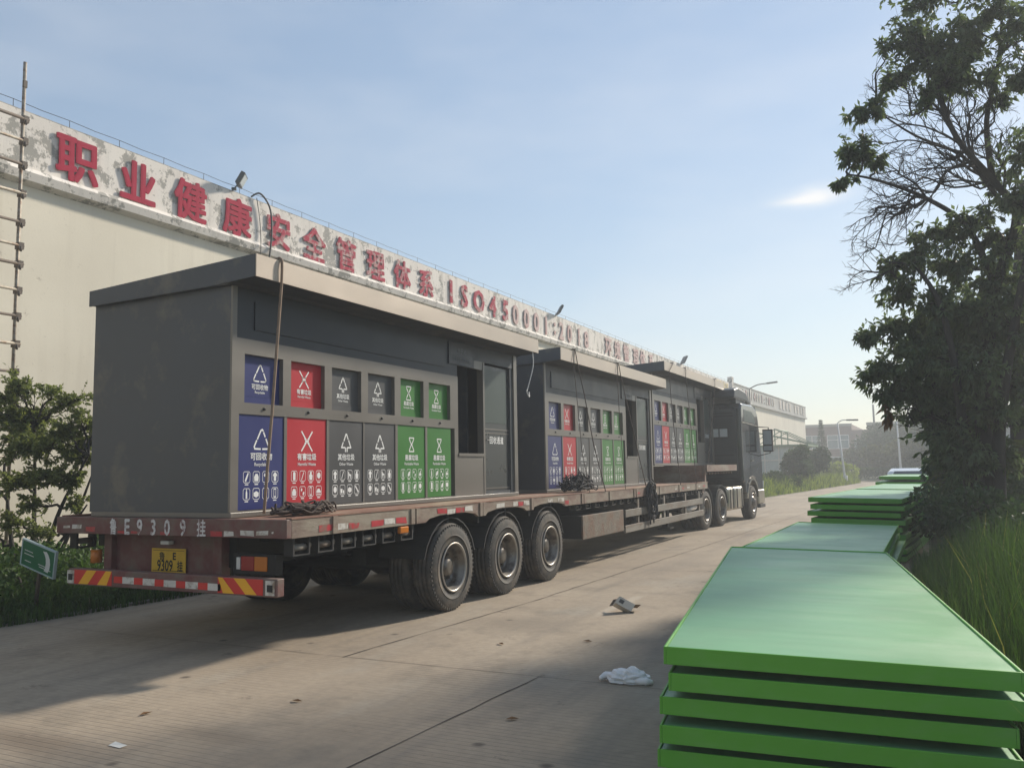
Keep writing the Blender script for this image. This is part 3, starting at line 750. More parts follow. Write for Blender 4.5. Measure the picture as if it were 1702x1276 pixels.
ISET = {'blue': ['bottle', 'bag', 'bits', 'shirt', 'upright', 'box', 'carton', 'phone'], 'red': ['carton', 'stick', 'pot', 'disc', 'bag', 'bits', 'phone', 'car'],
        'grey': ['shirt', 'stick', 'dog', 'pot', 'disc', 'cups', 'box', 'bone'], 'green': ['upright', 'leaf', 'bits', 'fish', 'carton', 'upright', 'leaf', 'disc']}
def icon(mb, nm, c, s, x, m=1):
    o = (x, c[0] - s * .42, c[1] - s / 2); U = (0, s * .84, 0); V = (0, 0, s)
    a = .03; r = .14
    mb.stroke([(r, 0), (1 - r, 0), (1, r), (1, 1 - r), (1 - r, 1), (r, 1), (0, 1 - r), (0, r), (r, 0)], .055, o, U, V, m)
    for pl in ICON[nm]: mb.poly2(pl, o, U, V, m)
    mb.box(x - .001, x, c[0] - s * .22, c[0] + s * .22, c[1] - s * .72, c[1] - s * .62, m)
def make_shelter():
    s = empty('waste_sorting_station', (0, 0, 0), 'x', 'shelter', 'waste sorting stations on the trailer')
    W = -1.905
    b_ = MB()   # rear, far end and back walls, and the inner partition
    b_.box(W, -.02, 0, .06, .05, 2.19).box(W, -.02, 6.07, 6.13, .05, 2.19).box(W, W + .06, .06, 6.07, .05, 2.19).box(W + .06, -.30, .06, 6.07, .05, .10).box(W + .06, -.26, 4.28, 4.31, .10, 2.18).box(W + .06, -.26, 4.98, 5.01, .10, 2.18)
    b_.build('wall', 'grey_steel', s)
    MB().box(-.34, -.30, .06, 4.28, .10, 2.18).box(-.62, -.58, 4.31, 4.98, .10, 2.18).build('inner_lining', 'dark_recess', s)
    MB().box(W + .02, 0.012, .0, 6.13, 0, .05).build('base_frame', 'frame_sunlit', s, bevel=.006)
    # header wall over the bins, the roof's shade put into its dark colour
    MB().box(-.06, -.01, .06, 4.26, 1.70, 2.19).box(-.06, -.01, 4.26, 6.07, 1.98, 2.19).build('header', 'header_shaded', s)
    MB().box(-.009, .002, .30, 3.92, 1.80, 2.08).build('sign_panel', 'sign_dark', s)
    sg = MB().box(-.009, .006, 4.02, 4.72, 1.86, 2.17)
    sg.text('洗手池', .085, (.009, 4.37, 2.03), (0, 1, 0), (0, 0, 1), 1, .015).text('垃圾分类从我做起', .060, (.009, 4.37, 1.92), (0, 1, 0), (0, 0, 1), 1, .015)
    sg.build('notice_board', ['sign_dark', 'sign_text'], s)
    # face frame of stiles and rails
    f = MB(); f.box(-.10, 0, 0.0 + .0605, .105, .05, 1.70)
    f.box(-.02, 0.004, 0, .0600, .05, 2.19)
    ye = 4.26
    f.box(-.10, 0, .105, ye, 1.555, 1.70); f.box(-.10, 0, .105, ye, .975, 1.085); f.box(-.10, 0, .105, ye, .051, .062)
    edges = [.105] + [c for p_ in CH for c in p_] + [4.16]
    for i in range(0, len(edges), 2): f.box(-.10, 0, edges[i], edges[i + 1], 1.085, 1.555)
    f.box(-.10, 0, 4.16, ye, .062, .975); f.box(-.10, 0, 4.16, ye, 1.085, 1.555)
    for (a, b2), (c, d) in zip(DR[:-1], DR[1:]): f.box(-.07, -.004, b2 + .004, c - .004, .062, .975)
    # panel under the hatch, posts beside it
    f.box(-.06, -.004, ye, 5.0, .051, .62); f.box(-.05, .012, ye + .002, 4.99, .60, .64)
    f.box(-.10, .002, 5.0, 5.05, .05, 1.98); f.box(-.10, .004, 6.02, 6.13, .05, 2.19)
    f.box(-.04, -.006, ye, 5.0, 1.86, 1.98)
    f.build('face_frame', 'frame_sunlit', s)
    # lock dots
    for a, b2 in CH: MB().lathe([(0, 0), (.012, 0), (.012, .014), (0, .016)][::-1], (.001, (a + b2) / 2, 1.035), 'x', 10).build('lock', 'dark_recess', s)
    for i, ((a, b2), (c, d), (col, sy, cn, en)) in enumerate(zip(CH, DR, KIND)):
        y = (a + b2) / 2; m_ = ['panel_' + col, 'print_white']
        p_ = MB().box(-.065, -.050, a - .01, b2 + .01, 1.07, 1.57)
        p_.box(-.052, -.048, a - .005, b2 + .005, 1.155, 1.160).box(-.052, -.046, a, b2, 1.085, 1.150)
        symbol(p_, sy, (y - .01, 1.385), .17, -.0485)
        p_.text(cn, .058, (-.0485, y - .01, 1.232), (0, 1, 0), (0, 0, 1), 1, .025).text(en, .033, (-.0485, y - .01, 1.190), (0, 1, 0), (0, 0, 1), 1, .02)
        p_.build('chute_flap', m_, s)
        y = (c + d) / 2
        q = MB().box(-.045, -.012, c, d, .066, .972)
        x = -.0105
        symbol(q, sy, (y, .735), .20 if sy != 'glass' else .17, x)
        q.text(cn, .076, (x, y, .545), (0, 1, 0), (0, 0, 1), 1, .028).text(en, .046, (x, y, .482), (0, 1, 0), (0, 0, 1), 1, .022)
        for k, nm in enumerate(ISET[col]):
            yy = y - .195 + (k % 4) * .130; zz = .375 if k < 4 else .215
            icon(q, nm, (yy, zz), .105, x)
        q.build('bin_door', m_, s)
    # entrance: leaf with a glazed top, marked lower half
    d = MB().box(-.085, -.055, 5.055, 5.93, .10, 1.955).build('door', 'door_steel', s)
    MB().box(-.054, -.050, 5.12, 5.86, 1.10, 1.90).build('pane', 'tinted_glass', d)
    for z0, z1 in ((.995, 1.015), (.940, .955), (.125, .14)): MB().box(-.054, -.047, 5.06, 5.925, z0, z1).build('door_strip', 'frame_sunlit', d)
    MB().text('回收通道', .115, (-.047, 5.50, .80), (0, 1, 0), (0, 0, 1), 0, .025).build('door_lettering', 'print_white', d)
    MB().box(-.054, -.03, 5.10, 5.13, .78, .90).tube([(-.03, 5.115, .84), (-.015, 5.115, .84), (-.015, 5.20, .84)], .008, 6).build('handle', 'dark_recess', d)
    MB().box(-.10, -.02, 5.93, 6.02, .05, 1.98).box(-.095, -.03, 5.05, 5.93, .05, .095).build('door_frame', 'grey_steel', s)
    # mono-pitch roof with a deep front fascia
    xf = .345
    prof = [(W - .02, 2.175), (-.02, 2.19), (xf - .30, 2.215), (xf - .012, 2.235), (xf - .012, 2.43), (W - .02, 2.315)]
    MB().prism(prof, 'y', -.05, 6.23).build('roof', 'grey_steel', s)
    MB().box(xf - .012, xf, -.06, 6.24, 2.228, 2.44).build('fascia', 'fascia_sunlit', s)
    MB().prism([(W - .022, 2.165), (-.25, 2.19), (xf - .013, 2.228), (xf - .013, 2.44), (W - .022, 2.325)], 'y', -.065, -.051).build('end_trim', 'grey_steel', s)
    MB().prism([(W - .022, 2.165), (-.25, 2.19), (xf - .013, 2.228), (xf - .013, 2.44), (W - .022, 2.325)], 'y', 6.231, 6.245).build('end_trim', 'grey_steel', s)
    return s
sh = make_shelter(); sh.location = (-5.87, 5.97, DK)
sh['label'] = 'grey waste sorting station at the tail of the trailer, all six bin doors in view'
s2 = copy_tree(sh); s2.location = (-5.87, 13.18, DK); s2['label'] = 'grey waste sorting station in the middle of the trailer, black net lying at its foot'
s3 = copy_tree(sh); s3.location = (-5.87, 19.40, 1.635); s3['label'] = 'grey waste sorting station raised on the gooseneck behind the truck cab'

# ================================================================== LOW-BED TRAILER
tl = empty('flatbed_trailer', (-6.575, 5.84, 0), 'worn red brown flatbed trailer carrying the three grey stations', 'trailer')
HW = 1.505
AX = [2.865, 4.255, 5.65]
dk = MB()
for i in range(10): dk.box(-HW + .02 + i * .2965, -HW + .02 + i * .2965 + .290, .04, 15.35, 1.165, DK - .004 + rng.uniform(-.003, .003))
dk.build('deck', 'rust_deck', tl)
MB().box(-1.46, 1.46, .1, 15.2, 1.10, 1.164).build('deck_underside', 'under_black', tl)
# side rails with arches over the wheels
for sx in (1, -1):
    pl = [(0.06, 1.212), (15.36, 1.212), (15.36, 1.060)]
    for a in AX[::-1]:
        pl.append((a + .62, 1.045))
        for k in range(7): t_ = math.pi * k / 6; pl.append((a + .62 * math.cos(t_) * .98, 1.046 + .075 * math.sin(t_)))
    pl += [(0.06, 1.045)]
    MB().prism(pl, 'x', sx * (HW - .035), sx * HW).build('side_rail', 'side_rail', tl, bevel=.004)
    ed = MB().box(*sorted((sx * (HW - .06), sx * (HW + .006))), .05, 15.38, 1.2125, 1.226); ed.build('deck_edge', 'rust_deck', tl)
    for y in [1.95, 2.05, .62, 3.5, 3.58, 5.0, 6.9, 7.0, 8.2, 9.55, 9.68, 11.2, 12.7, 14.2]:
        MB().box(*sorted((sx * HW, sx * (HW + .014))), y, y + .07, 1.05 + (.07 if any(abs(y - a) < .6 for a in AX) else 0), 1.211).build('stake_pocket', 'side_rail', tl)
    y = .42; k = 0
    while y < 15:
        L = rng.uniform(.15, .24); zz = 1.115 + (.035 if any(abs(y + .1 - a) < .62 for a in AX) else -.015) + rng.uniform(-.008, .008)
        if rng.uniform() < .72:
            j = rng.uniform(-.012, .012, 4)
            x = sx * (HW + .003 + .0125 * 0)
            pts = [(y + j[0], zz - .028 + j[1] * .5), (y + L + j[1], zz - .028 + j[2] * .5), (y + L + j[2], zz + .028 + j[3] * .5), (y + j[3], zz + .028 + j[0] * .5)]
            if y > 6.5: pts = [(a_, zz + (b__ - zz) * .6 + .03) for a_, b__ in pts]
            MB().add([(x, a_, b__) for a_, b__ in pts], [(0, 1, 2, 3) if sx > 0 else (3, 2, 1, 0)]).build('reflective_tape', ['tape_red', 'tape_white'][k % 2], tl)
        y += L + .012; k += 1
        if 6.6 < y and rng.uniform() < .6: y += rng.uniform(.2, .8)
# rear cross beam with stencilled number
MB().box(-HW, HW, -.01, .06, 1.05, 1.214).build('rear_beam', 'red_oxide', tl, bevel=.006)
bt = MB()
def rt(mb, ch, x, z, s, y, m=0, bold=.02, sx=1.0): mb.text(ch, s, (x, y, z), (1, 0, 0), (0, 0, 1), m, bold, 0, 2, sx)
for ch, X in zip('E9309', (-7.05, -6.875, -6.69, -6.508, -6.303)):
    bt = MB(); rt(bt, ch, X + 6.575, 1.058, .205, -.0125, 0, .028, .78); bt.build('stencilled_character', 'stencil_white', tl)
for ch, X, s_ in (('鲁', -7.24, .62), ('挂', -6.07, .7)):
    bt = MB(); rt(bt, ch, X + 6.575, 1.066, .165, -.0125, 0, .022, s_); bt.build('stencilled_character', 'stencil_white', tl)
rtp = MB(); xx = -1.42
for (x0, x1, z0, z1, mm_) in [(-1.40, -1.30, 1.10, 1.13, 1), (-1.27, -1.13, 1.095, 1.135, 1), (-1.06, -.93, 1.075, 1.115, 0), (-.60, -.5, 1.062, 1.09, 0), (-.42, -.3, 1.06, 1.085, 0), (-.02, .1, 1.06, 1.09, 0), (.62, .76, 1.06, 1.105, 0), (.78, .90, 1.062, 1.108, 1), (.98, 1.14, 1.07, 1.115, 1), (1.16, 1.30, 1.075, 1.115, 1), (1.34, 1.36, 1.09, 1.11, 1)]:
    j = rng.uniform(-.006, .006, 4)
    MB().add([(x0, -.0118, z0 + j[0]), (x1, -.0118, z0 + j[1]), (x1 + j[2], -.0118, z1 + j[2]), (x0 + j[1], -.0118, z1 + j[3])], [(0, 1, 2, 3)]).build('reflective_tape', ['tape_red', 'tape_white'][mm_], tl)
# tail board, posts, plate
MB().box(-1.02, .46, .26, .30, .62, 1.05).build('tail_board', 'red_oxide', tl)
for x in (-1.0, .49): MB().box(x - .055, x + .055, .20, .259 + .06, .60, 1.05).build('tail_post', 'red_oxide', tl, bevel=.008)
pw = MB().box(-.41, .05, .235, .24, .672, .905)
pw.poly2([(-.39, .688), (.03, .688), (.03, .692), (-.39, .692)], (0, .2335, 0), (1, 0, 0), (0, 0, 1), 1).poly2([(-.39, .884), (.03, .884), (.03, .888), (-.39, .888)], (0, .2335, 0), (1, 0, 0), (0, 0, 1), 1)
pw.text('鲁', .085, (-.265, .2335, .80), (1, 0, 0), (0, 0, 1), 1, .01).text('E', .095, (-.10, .2335, .80), (1, 0, 0), (0, 0, 1), 1, .035)
pw.text('9309', .150, (-.225, .2335, .690), (1, 0, 0), (0, 0, 1), 1, .02, 0, 2, .72).text('挂', .105, (-.022, .2335, .70), (1, 0, 0), (0, 0, 1), 1, .02, 0, 2, .75)
pw.build('number_plate', ['plate_yellow', 'plate_black'], tl)
MB().box(-.24, -.12, .18, .25, .945, .985).build('plate_lamp', 'lamp_clear', tl, bevel=.01)
for sx in (1,):
    h_ = MB().box(*sorted((sx * .70, sx * 1.20)), .20, .30, .70, .89).build('tail_lamp', 'under_black', tl, bevel=.006)
    MB().box(*sorted((sx * .80, sx * .955)), .185, .199, .735, .865).build('red_lens', 'lamp_red', h_, bevel=.006)
    MB().box(*sorted((sx * .96, sx * 1.11)), .185, .199, .735, .865).build('orange_lens', 'lamp_orange', h_, bevel=.006)
    MB().box(*sorted((sx * .745, sx * .79)), .185, .199, .745, .855).build('white_lens', 'lamp_clear', h_, bevel=.004)
MB().tube([(-1.19, .22, .74), (-1.19, .22, .87)], .055, 10).build('marker_lamp', 'lamp_orange', tl)
# bumper with chevron boards
bp = MB().box(-1.155, HW, -.12, -.03, .565, .72)
bp.build('rear_bumper', 'red_oxide', tl, bevel=.008)
bd = MB()
def chev(x0, x1, lean, n):
    z0, z1 = .578, .712; y = -.1235
    bd.box(x0, x1, -.1232, -.1205, z0, z1, 0)
    W_ = (x1 - x0) / (n * 2)
    for i in range(n):
        a = x0 + W_ * (2 * i + .5)
        pts = [(a, z0), (a + W_, z0), (a + W_ + lean, z1), (a + lean, z1)]
        pts = [(min(max(px_, x0 + .002), x1 - .002), pz) for px_, pz in pts]
        bd.add([(px_, y - .001, pz) for px_, pz in pts], [(0, 1, 2, 3)], 1)
chev(-1.065, -.53, .12, 2); chev(.83, 1.35, -.14, 2)
x = -.50
for i in range(10):
    L = .118 if i % 2 == 0 else .155
    bd.box(x, x + L, -.1232, -.1205, .607 - .0015 * i, .668 - .0015 * i, 0 if i % 2 == 0 else 2); x += L
bd.build('chevron_board', ['board_red', 'board_yellow', 'tape_white'], tl)
for x in (-1.112, 1.43): MB().box(x - .05, x + .05, -.126, -.121, .58, .705).box(x - .03, x + .03, -.130, -.1265, .61, .67, 1).build('bumper_tag', ['tape_white', 'under_black'], tl)
# frame rails, axles, outriggers, winch rollers
ch = MB()
for x in (-.55, .55): ch.box(x - .09, x + .09, .3, 15.4, .74, 1.10)
for y in np.arange(.6, 15, .75): ch.box(-1.42, 1.42, y, y + .05, .96, 1.10)
for a in AX: ch.tube([(-1.2, a, .5), (1.2, a, .5)], .075, 10); ch.box(-.62, -.42, a - .5, a + .5, .55, .74); ch.box(.42, .62, a - .5, a + .5, .55, .74)
ch.box(-.95, .95, 1.25, 6.6, .92, 1.1)
ch.build('chassis', 'under_black', tl)
for sx in (1, -1):
    for y in list(np.arange(.12, 2.1, .34)) + list(np.arange(6.75, 15.1, .42)):
        if any(abs(y - a) < .56 for a in AX): continue
        ob = MB(); ro = MB(); x0, x1 = sorted((sx * (HW - .14), sx * (HW - .035)))
        big = y < 2.2
        ob.box(x0, x1, y, y + .02, .885 if big else .97, 1.045).box(x0, x1, y + .21, y + .23, .885 if big else .97, 1.045)
        if big: ob.box(x0, x1, y + .02, y + .21, .885, .897)
        else: ob.box(x0, x1, y + .02, y + .21, .955, .967)
        ro.tube([(sx * (HW - .085), y + .02, .955 if big else 1.0), (sx * (HW - .085), y + .21, .955 if big else 1.0)], .032 if big else .024, 10)
        ro.lathe([(-.02, .0), (-.02, .028), (.012, .028), (.012, 0)], (sx * (HW - .075), y + .255, .965 if big else 1.005), 'x', 8)
        ob.build('winch_bracket', 'under_black', tl); ro.build('winch_roller', 'grey_rail', tl)
    MB().box(*sorted((sx * (HW - .03), sx * (HW + .012))), 1.74, 1.90, .965, 1.035).build('side_marker', 'lamp_orange', tl, bevel=.01)
    # mudguards
    for a in AX:
        mg = MB()
        pts = [(a + .60 * math.cos(t_), .50 + .575 * math.sin(t_)) for t_ in [math.pi * (.08 + .84 * k / 10) for k in range(11)]]
        inn = [(a + .585 * math.cos(t_), .50 + .56 * math.sin(t_)) for t_ in [math.pi * (.08 + .84 * k / 10) for k in range(11)]]
        for k in range(10): mg.prism([pts[k], pts[k + 1], inn[k + 1], inn[k]], 'x', sx * .85, sx * (HW - .04))
        mg.build('mudguard', 'under_black', tl)
    # tool box plate and side guard rails
    x0, x1 = sorted((sx * (HW - .03), sx * HW)); y0 = -5.84
    MB().box(x0, x1, 12.78 + y0, 14.78 + y0, .48, .86).build('tool_box', 'rust_plate', tl, bevel=.01)
    MB().box(*sorted((sx * (HW - .5), sx * (HW - .031))), 12.8 + y0, 14.76 + y0, .49, .85).build('tool_box_body', 'under_black', tl)
    MB().box(x0, x1, 14.9 + y0, 20.66 + y0, .71, .845).build('side_guard', 'grey_rail', tl, bevel=.006)
    MB().box(x0, x1, 14.87 + y0, 20.72 + y0, .432, .565).build('side_guard', 'grey_rail', tl, bevel=.006)
    for y in (15.75, 17.5, 19.2, 20.45): MB().box(*sorted((sx * (HW - .07), sx * (HW - .031))), y + y0 - .05, y + y0 + .05, .42, 1.02).build('guard_post', 'grey_rail', tl)
    MB().tube([(sx * (HW - .12), 19.35 + y0, .60), (sx * (HW - .12), 20.3 + y0, .66)], .075, 12).build('stowed_roll', 'tape_white', tl)
# spare dark mass under the middle: landing gear and tanks
lgm = MB()
for x in (-.9, .9): lgm.box(x - .07, x + .07, 13.6, 13.74, .22, 1.0); lgm.box(x - .14, x + .14, 13.5, 13.84, .18, .22)
lgm.tube([(-.3, 8.4, .72), (-.3, 10.6, .72)], .2, 14); lgm.box(-1.1, 1.0, 7.0, 8.9, .5, .95)
lgm.build('landing_gear', 'under_black', tl)
# gooseneck
gn = MB().box(-1.46, 1.46, 15.4, 18.93, 1.47, 1.625)
gn.build('gooseneck', 'side_rail', tl, bevel=.01)
gp = MB()
for sx in (1, -1):
    x0, x1 = sorted((sx * 1.462, sx * 1.505))
    gp.box(x0, x1, 15.38, 18.95, 1.47, 1.64); gp.prism([(15.1, .95), (15.42, 1.10), (15.42, 1.63), (15.34, 1.63), (15.30, 1.2), (14.9, 1.0)], 'x', sx * 1.41, sx * 1.46)
    for y in np.arange(15.6, 18.8, .33): gp.tube([(sx * 1.4, y, 1.42), (sx * 1.4, y + .14, 1.42)], .022, 8)
gp.box(-1.40, 1.40, 15.30, 15.36, 1.10, 1.62)
gp.build('gooseneck_side', 'side_rail', tl)
# ---- wheels
def tyre_profile(R_, W_, rim):
    return [(-W_ * .40, rim), (-W_ * .50, rim + .06), (-W_ * .52, R_ - .13), (-W_ * .47, R_ - .045), (-W_ * .40, R_ - .012), (-W_ * .30, R_), (-W_ * .22, R_), (-W_ * .21, R_ - .014), (-W_ * .185, R_ - .014), (-W_ * .175, R_), (-.012, R_), (-.008, R_ - .014), (.008, R_ - .014), (.012, R_), (W_ * .175, R_), (W_ * .185, R_ - .014), (W_ * .21, R_ - .014), (W_ * .22, R_), (W_ * .30, R_), (W_ * .40, R_ - .012), (W_ * .47, R_ - .045), (W_ * .50, R_ - .10), (W_ * .515, R_ - .13), (W_ * .525, R_ - .15), (W_ * .52, rim + .10), (W_ * .51, rim + .05), (W_ * .47, rim + .02), (W_ * .40, rim)]
def wheel(parent, x, y, sx, deep=True, R_=.505, W_=.275, rim=.268, name='wheel'):
    t_ = MB().lathe(tyre_profile(R_, W_, rim), (0, 0, 0), 'x', 56)
    # shallow shoulder sipes
    for k in range(60):
        a = 2 * math.pi * k / 60
        M = Matrix.Rotation(a, 4, 'X')
        for q in (-1, 1): t_.box(*sorted((q * W_ * .47, q * W_ * .30)), -.009, .009, R_ - .05, R_ - .0175, 0, M)
    o = t_.build(name, 'tyre_rubber', parent, loc=(x, y, R_ - .005), rot=(rng.uniform(0, 6), 0, 0 if sx > 0 else math.pi))
    o2 = W_ / 2
    if deep:
        prof = [(o2 - .005, rim + .012), (o2 + .012, rim + .018), (o2 + .016, rim + .004), (o2 + .0, rim - .010), (o2 - .03, rim - .018), (o2 - .05, rim - .036), (o2 - .10, rim - .045), (o2 - .135, rim - .055), (o2 - .15, rim - .10), (o2 - .15, .125), (o2 - .13, .12), (o2 - .06, .10), (o2 - .05, .06), (o2 - .05, 0)]
    else:
        prof = [(o2 - .005, rim + .012), (o2 + .012, rim + .018), (o2 + .016, rim + .004), (o2, rim - .010), (o2 - .03, rim - .02), (o2 - .05, rim - .05), (o2 - .02, .19), (o2 + .02, .16), (o2 + .03, .13), (o2 + .06, .10), (o2 + .07, .05), (o2 + .07, 0)]
    r_ = MB().lathe(prof, (0, 0, 0), 'x', 40, ms=[1, 1, 1, 0] + [0] * (len(prof) - 5))
    for k in range(10):
        a = 2 * math.pi * k / 10; rr = .165 if deep else .145
        r_.tube([((o2 - .15) if deep else o2, rr * math.cos(a), rr * math.sin(a)), ((o2 - .115) if deep else o2 + .05, rr * math.cos(a), rr * math.sin(a))], .016, 6)
    hr = MB()
    for k in range(8):
        a = 2 * math.pi * (k + .5) / 8
        hr.lathe([(0, 0), (.002, 0), (.002, .024), (0, .024)][::-1], ((o2 - .149) if deep else o2 - .035, .205 * math.cos(a), .205 * math.sin(a)), 'x', 10)
    rb = r_.build('rim', ['rim_steel', 'rim_edge'], o); hr.build('hand_hole', 'dark_recess', o)
    return o
def inner_tyre(parent, x, y, R_=.505, W_=.275, rim=.268):
    return MB().lathe(tyre_profile(R_, W_, rim) + [(W_ * .40, .2), (-W_ * .4, .2), (-W_ * .4, rim)], (0, 0, 0), 'x', 40).build('inner_wheel', 'tyre_rubber', parent, loc=(x, y, R_ - .005))
for a in AX:
    for sx in (1, -1): wheel(tl, sx * (HW - .14), a, sx); inner_tyre(tl, sx * (HW - .46), a)

# ================================================================== TRACTOR UNIT
tk = empty('semi_truck', (-6.517, 21.92, 0), 'dark semi truck with alloy fuel tanks, coupled to the loaded trailer', 'truck', rz=R(-3.8))
for y in (0, 1.385):
    for sx in (1, -1): wheel(tk, sx * 1.11, y, sx); inner_tyre(tk, sx * .79, y)
for sx in (1, -1): wheel(tk, sx * 1.11, 4.66, sx, False)
cf = MB()
for x in (-.43, .43): cf.box(x - .04, x + .04, -.7, 5.9, .72, 1.0)
cf.tube([(-.95, 0, .5), (.95, 0, .5)], .09, 10).tube([(-.95, 1.385, .5), (.95, 1.385, .5)], .09, 10).tube([(-.95, 4.66, .5), (.95, 4.66, .5)], .07, 10)
cf.box(-.55, .55, .2, 1.3, 1.0, 1.12); cf.lathe([(0, 0), (0, .5), (.06, .52), (.1, .4), (.1, 0)], (0, .8, 1.12), 'z', 24)
cf.box(-.9, .9, 2.0, 3.4, .45, .9)
cf.build('frame', 'under_black', tk)
MB().box(-.5, .5, 1.9, 2.6, 1.12, 1.45).box(-.85, -.6, 3.15, 3.45, .9, 2.9).build('air_tank', 'under_black', tk)
# rear mudguards
for sx in (1, -1):
    for a in (0, 1.385):
        mg = MB()
        pts = [(a + .60 * math.cos(t_), .50 + .60 * math.sin(t_)) for t_ in [math.pi * (.05 + .9 * k / 12) for k in range(13)]]
        inn = [(a + .58 * math.cos(t_), .50 + .58 * math.sin(t_)) for t_ in [math.pi * (.05 + .9 * k / 12) for k in range(13)]]
        for k in range(12): mg.prism([pts[k], pts[k + 1], inn[k + 1], inn[k]], 'x', sx * .63, sx * 1.25)
        mg.build('mudguard', 'cab_back', tk)
# fuel tanks with straps
for sx in (1, -1):
    x0, x1 = sorted((sx * .60, sx * 1.22))
    for (ya, yb) in ((2.12, 2.72), (2.76, 3.72)):
        tn = MB().box(x0, x1, ya, yb, .36, 1.02).build('fuel_tank', 'tank_alloy', tk, bevel=.11, seg=5)
    for y in (2.3, 2.58, 2.98, 3.48):
        sb = MB()
        sb.box(*sorted((sx * 1.215, sx * 1.235)), y, y + .05, .42, .96)
        sb.box(*sorted((sx * .62, sx * 1.215)), y, y + .05, 1.018, 1.032)
        sb.build('tank_strap', 'strap_band', tk)
# cab body: rounded sleeper cab
CW = 1.235
side = [(3.72, 1.12), (3.70, 2.2), (3.71, 3.30), (3.80, 3.46), (5.05, 3.46), (5.45, 3.36), (5.70, 3.10), (5.86, 2.55), (5.98, 1.95), (6.02, 1.30), (6.02, .78), (5.32, .78), (5.28, 1.02), (5.10, 1.17), (4.75, 1.24), (4.35, 1.17), (4.14, 1.0), (4.10, .80), (3.90, .80), (3.85, 1.10)]
MB().prism(side, 'x', -CW, CW).build('cab', 'cab_paint', tk, bevel=.07, seg=4)
MB().box(-1.10, 1.10, 3.655, 3.70, 1.25, 3.28).build('cab_rear_wall', 'cab_back', tk, bevel=.02)
wn_ = MB()
for x0, x1 in ((.40, .56), (.60, .83)): wn_.box(x0, x1, 3.640, 3.653, 2.46, 2.70)
wn_.box(.36, .87, 3.646, 3.654, 2.42, 2.74, 1)
wn_.build('rear_window', ['pane_daylight', 'under_black'], tk)  # pale pane colour stands for daylight seen through the cab
gt = MB().box(.28, 1.02, 3.640, 3.654, 3.06, 3.10, 0)
for z in (1.6, 1.9, 3.15): gt.box(-1.0, 1.0, 3.640, 3.654, z, z + .03)
gt.build('cab_rib', 'cab_paint', tk)
# roof fairing raised above the cab roof, with a shaded gap under it
fa = MB().prism([(3.55, 3.62), (3.62, 3.86), (4.05, 3.94), (4.9, 3.86), (5.3, 3.62), (5.38, 3.50), (5.1, 3.50), (4.9, 3.56), (3.75, 3.60)], 'x', -1.10, 1.10)
fa.build('roof_fairing', 'cab_back', tk, bevel=.05, seg=3)
MB().box(-1.0, -.7, 3.8, 5.0, 3.45, 3.6).box(.85, 1.05, 3.9, 5.0, 3.45, 3.6).build('fairing_bracket', 'cab_back', tk)
for sx in (1, -1):
    e = .004; x = sx * (CW + e)
    def sp(pts, nm, m_, th=.006):
        MB().prism(pts, 'x', min(sx * (CW + .001), sx * (CW + th)), max(sx * (CW + .001), sx * (CW + th))).build(nm, m_, tk)
    sp([(4.62, 2.02), (5.74, 1.96), (5.62, 2.50), (5.40, 2.78), (4.62, 2.84)], 'side_window', 'dark_glass')
    sp([(4.02, 2.92), (5.30, 2.90), (5.18, 3.12), (4.9, 3.24), (4.02, 3.27)], 'sleeper_window', 'tinted_glass')
    sp([(3.74, 2.87), (5.6, 2.80), (5.6, 2.83), (3.74, 2.90)], 'drip_rail', 'chrome', .03)
    sp([(4.555, 1.22), (4.575, 1.22), (4.575, 2.86), (4.555, 2.86)], 'door_gap', 'under_black', .003)
    sp([(4.68, 1.72), (4.90, 1.72), (4.90, 1.78), (4.68, 1.78)], 'door_handle', 'chrome', .03)
    # wheel arch trim, steps, corner bumper
    pts = [(4.70 + .66 * math.cos(t_), .60 + .64 * math.sin(t_)) for t_ in [math.pi * (.02 + .96 * k / 12) for k in range(13)]]
    inn = [(4.70 + .58 * math.cos(t_), .60 + .57 * math.sin(t_)) for t_ in [math.pi * (.02 + .96 * k / 12) for k in range(13)]]
    ar = MB()
    for k in range(12): ar.prism([pts[k], pts[k + 1], inn[k + 1], inn[k]], 'x', sx * .95, sx * (CW + .025))
    ar.build('wheel_arch', 'chrome', tk)
    MB().box(*sorted((sx * .9, sx * (CW + .02))), 5.36, 6.08, .42, .86).build('corner_bumper', 'tank_alloy', tk, bevel=.05, seg=3)
    MB().box(*sorted((sx * .95, sx * (CW + .03))), 5.42, 6.06, .30, .41).build('step', 'under_black', tk, bevel=.01)
    MB().box(*sorted((sx * .70, sx * (CW + .004))), 5.98, 6.06, .90, 1.12).build('headlight', 'lamp_clear', tk, bevel=.02)
    # mirrors on a bracket
    mi_ = MB().tube([(sx * CW, 5.55, 2.80), (sx * (CW + .30), 5.72, 2.78), (sx * (CW + .33), 5.72, 1.98), (sx * CW, 5.6, 1.90)], .02, 6)
    mi_.box(*sorted((sx * (CW + .12), sx * (CW + .42))), 5.70, 5.82, 2.02, 2.72)
    mo_ = mi_.build('mirror', 'under_black', tk, bevel=.02)
    MB().box(*sorted((sx * (CW + .145), sx * (CW + .395))), 5.690, 5.699, 2.25, 2.68).box(*sorted((sx * (CW + .145), sx * (CW + .395))), 5.690, 5.699, 2.06, 2.20).build('mirror_glass', 'flood_glass', mo_)
MB().prism([(5.10, 3.36), (5.46, 3.36), (5.72, 3.10), (5.85, 2.62), (5.90, 2.62), (5.78, 3.12), (5.50, 3.42), (5.10, 3.42)], 'x', -1.20, 1.20).build('sun_visor', 'cab_back', tk)
MB().prism([(6.0, 1.98), (5.885, 2.58), (5.905, 2.58), (6.022, 1.98)], 'x', -1.12, 1.12).build('windscreen', 'dark_glass', tk)
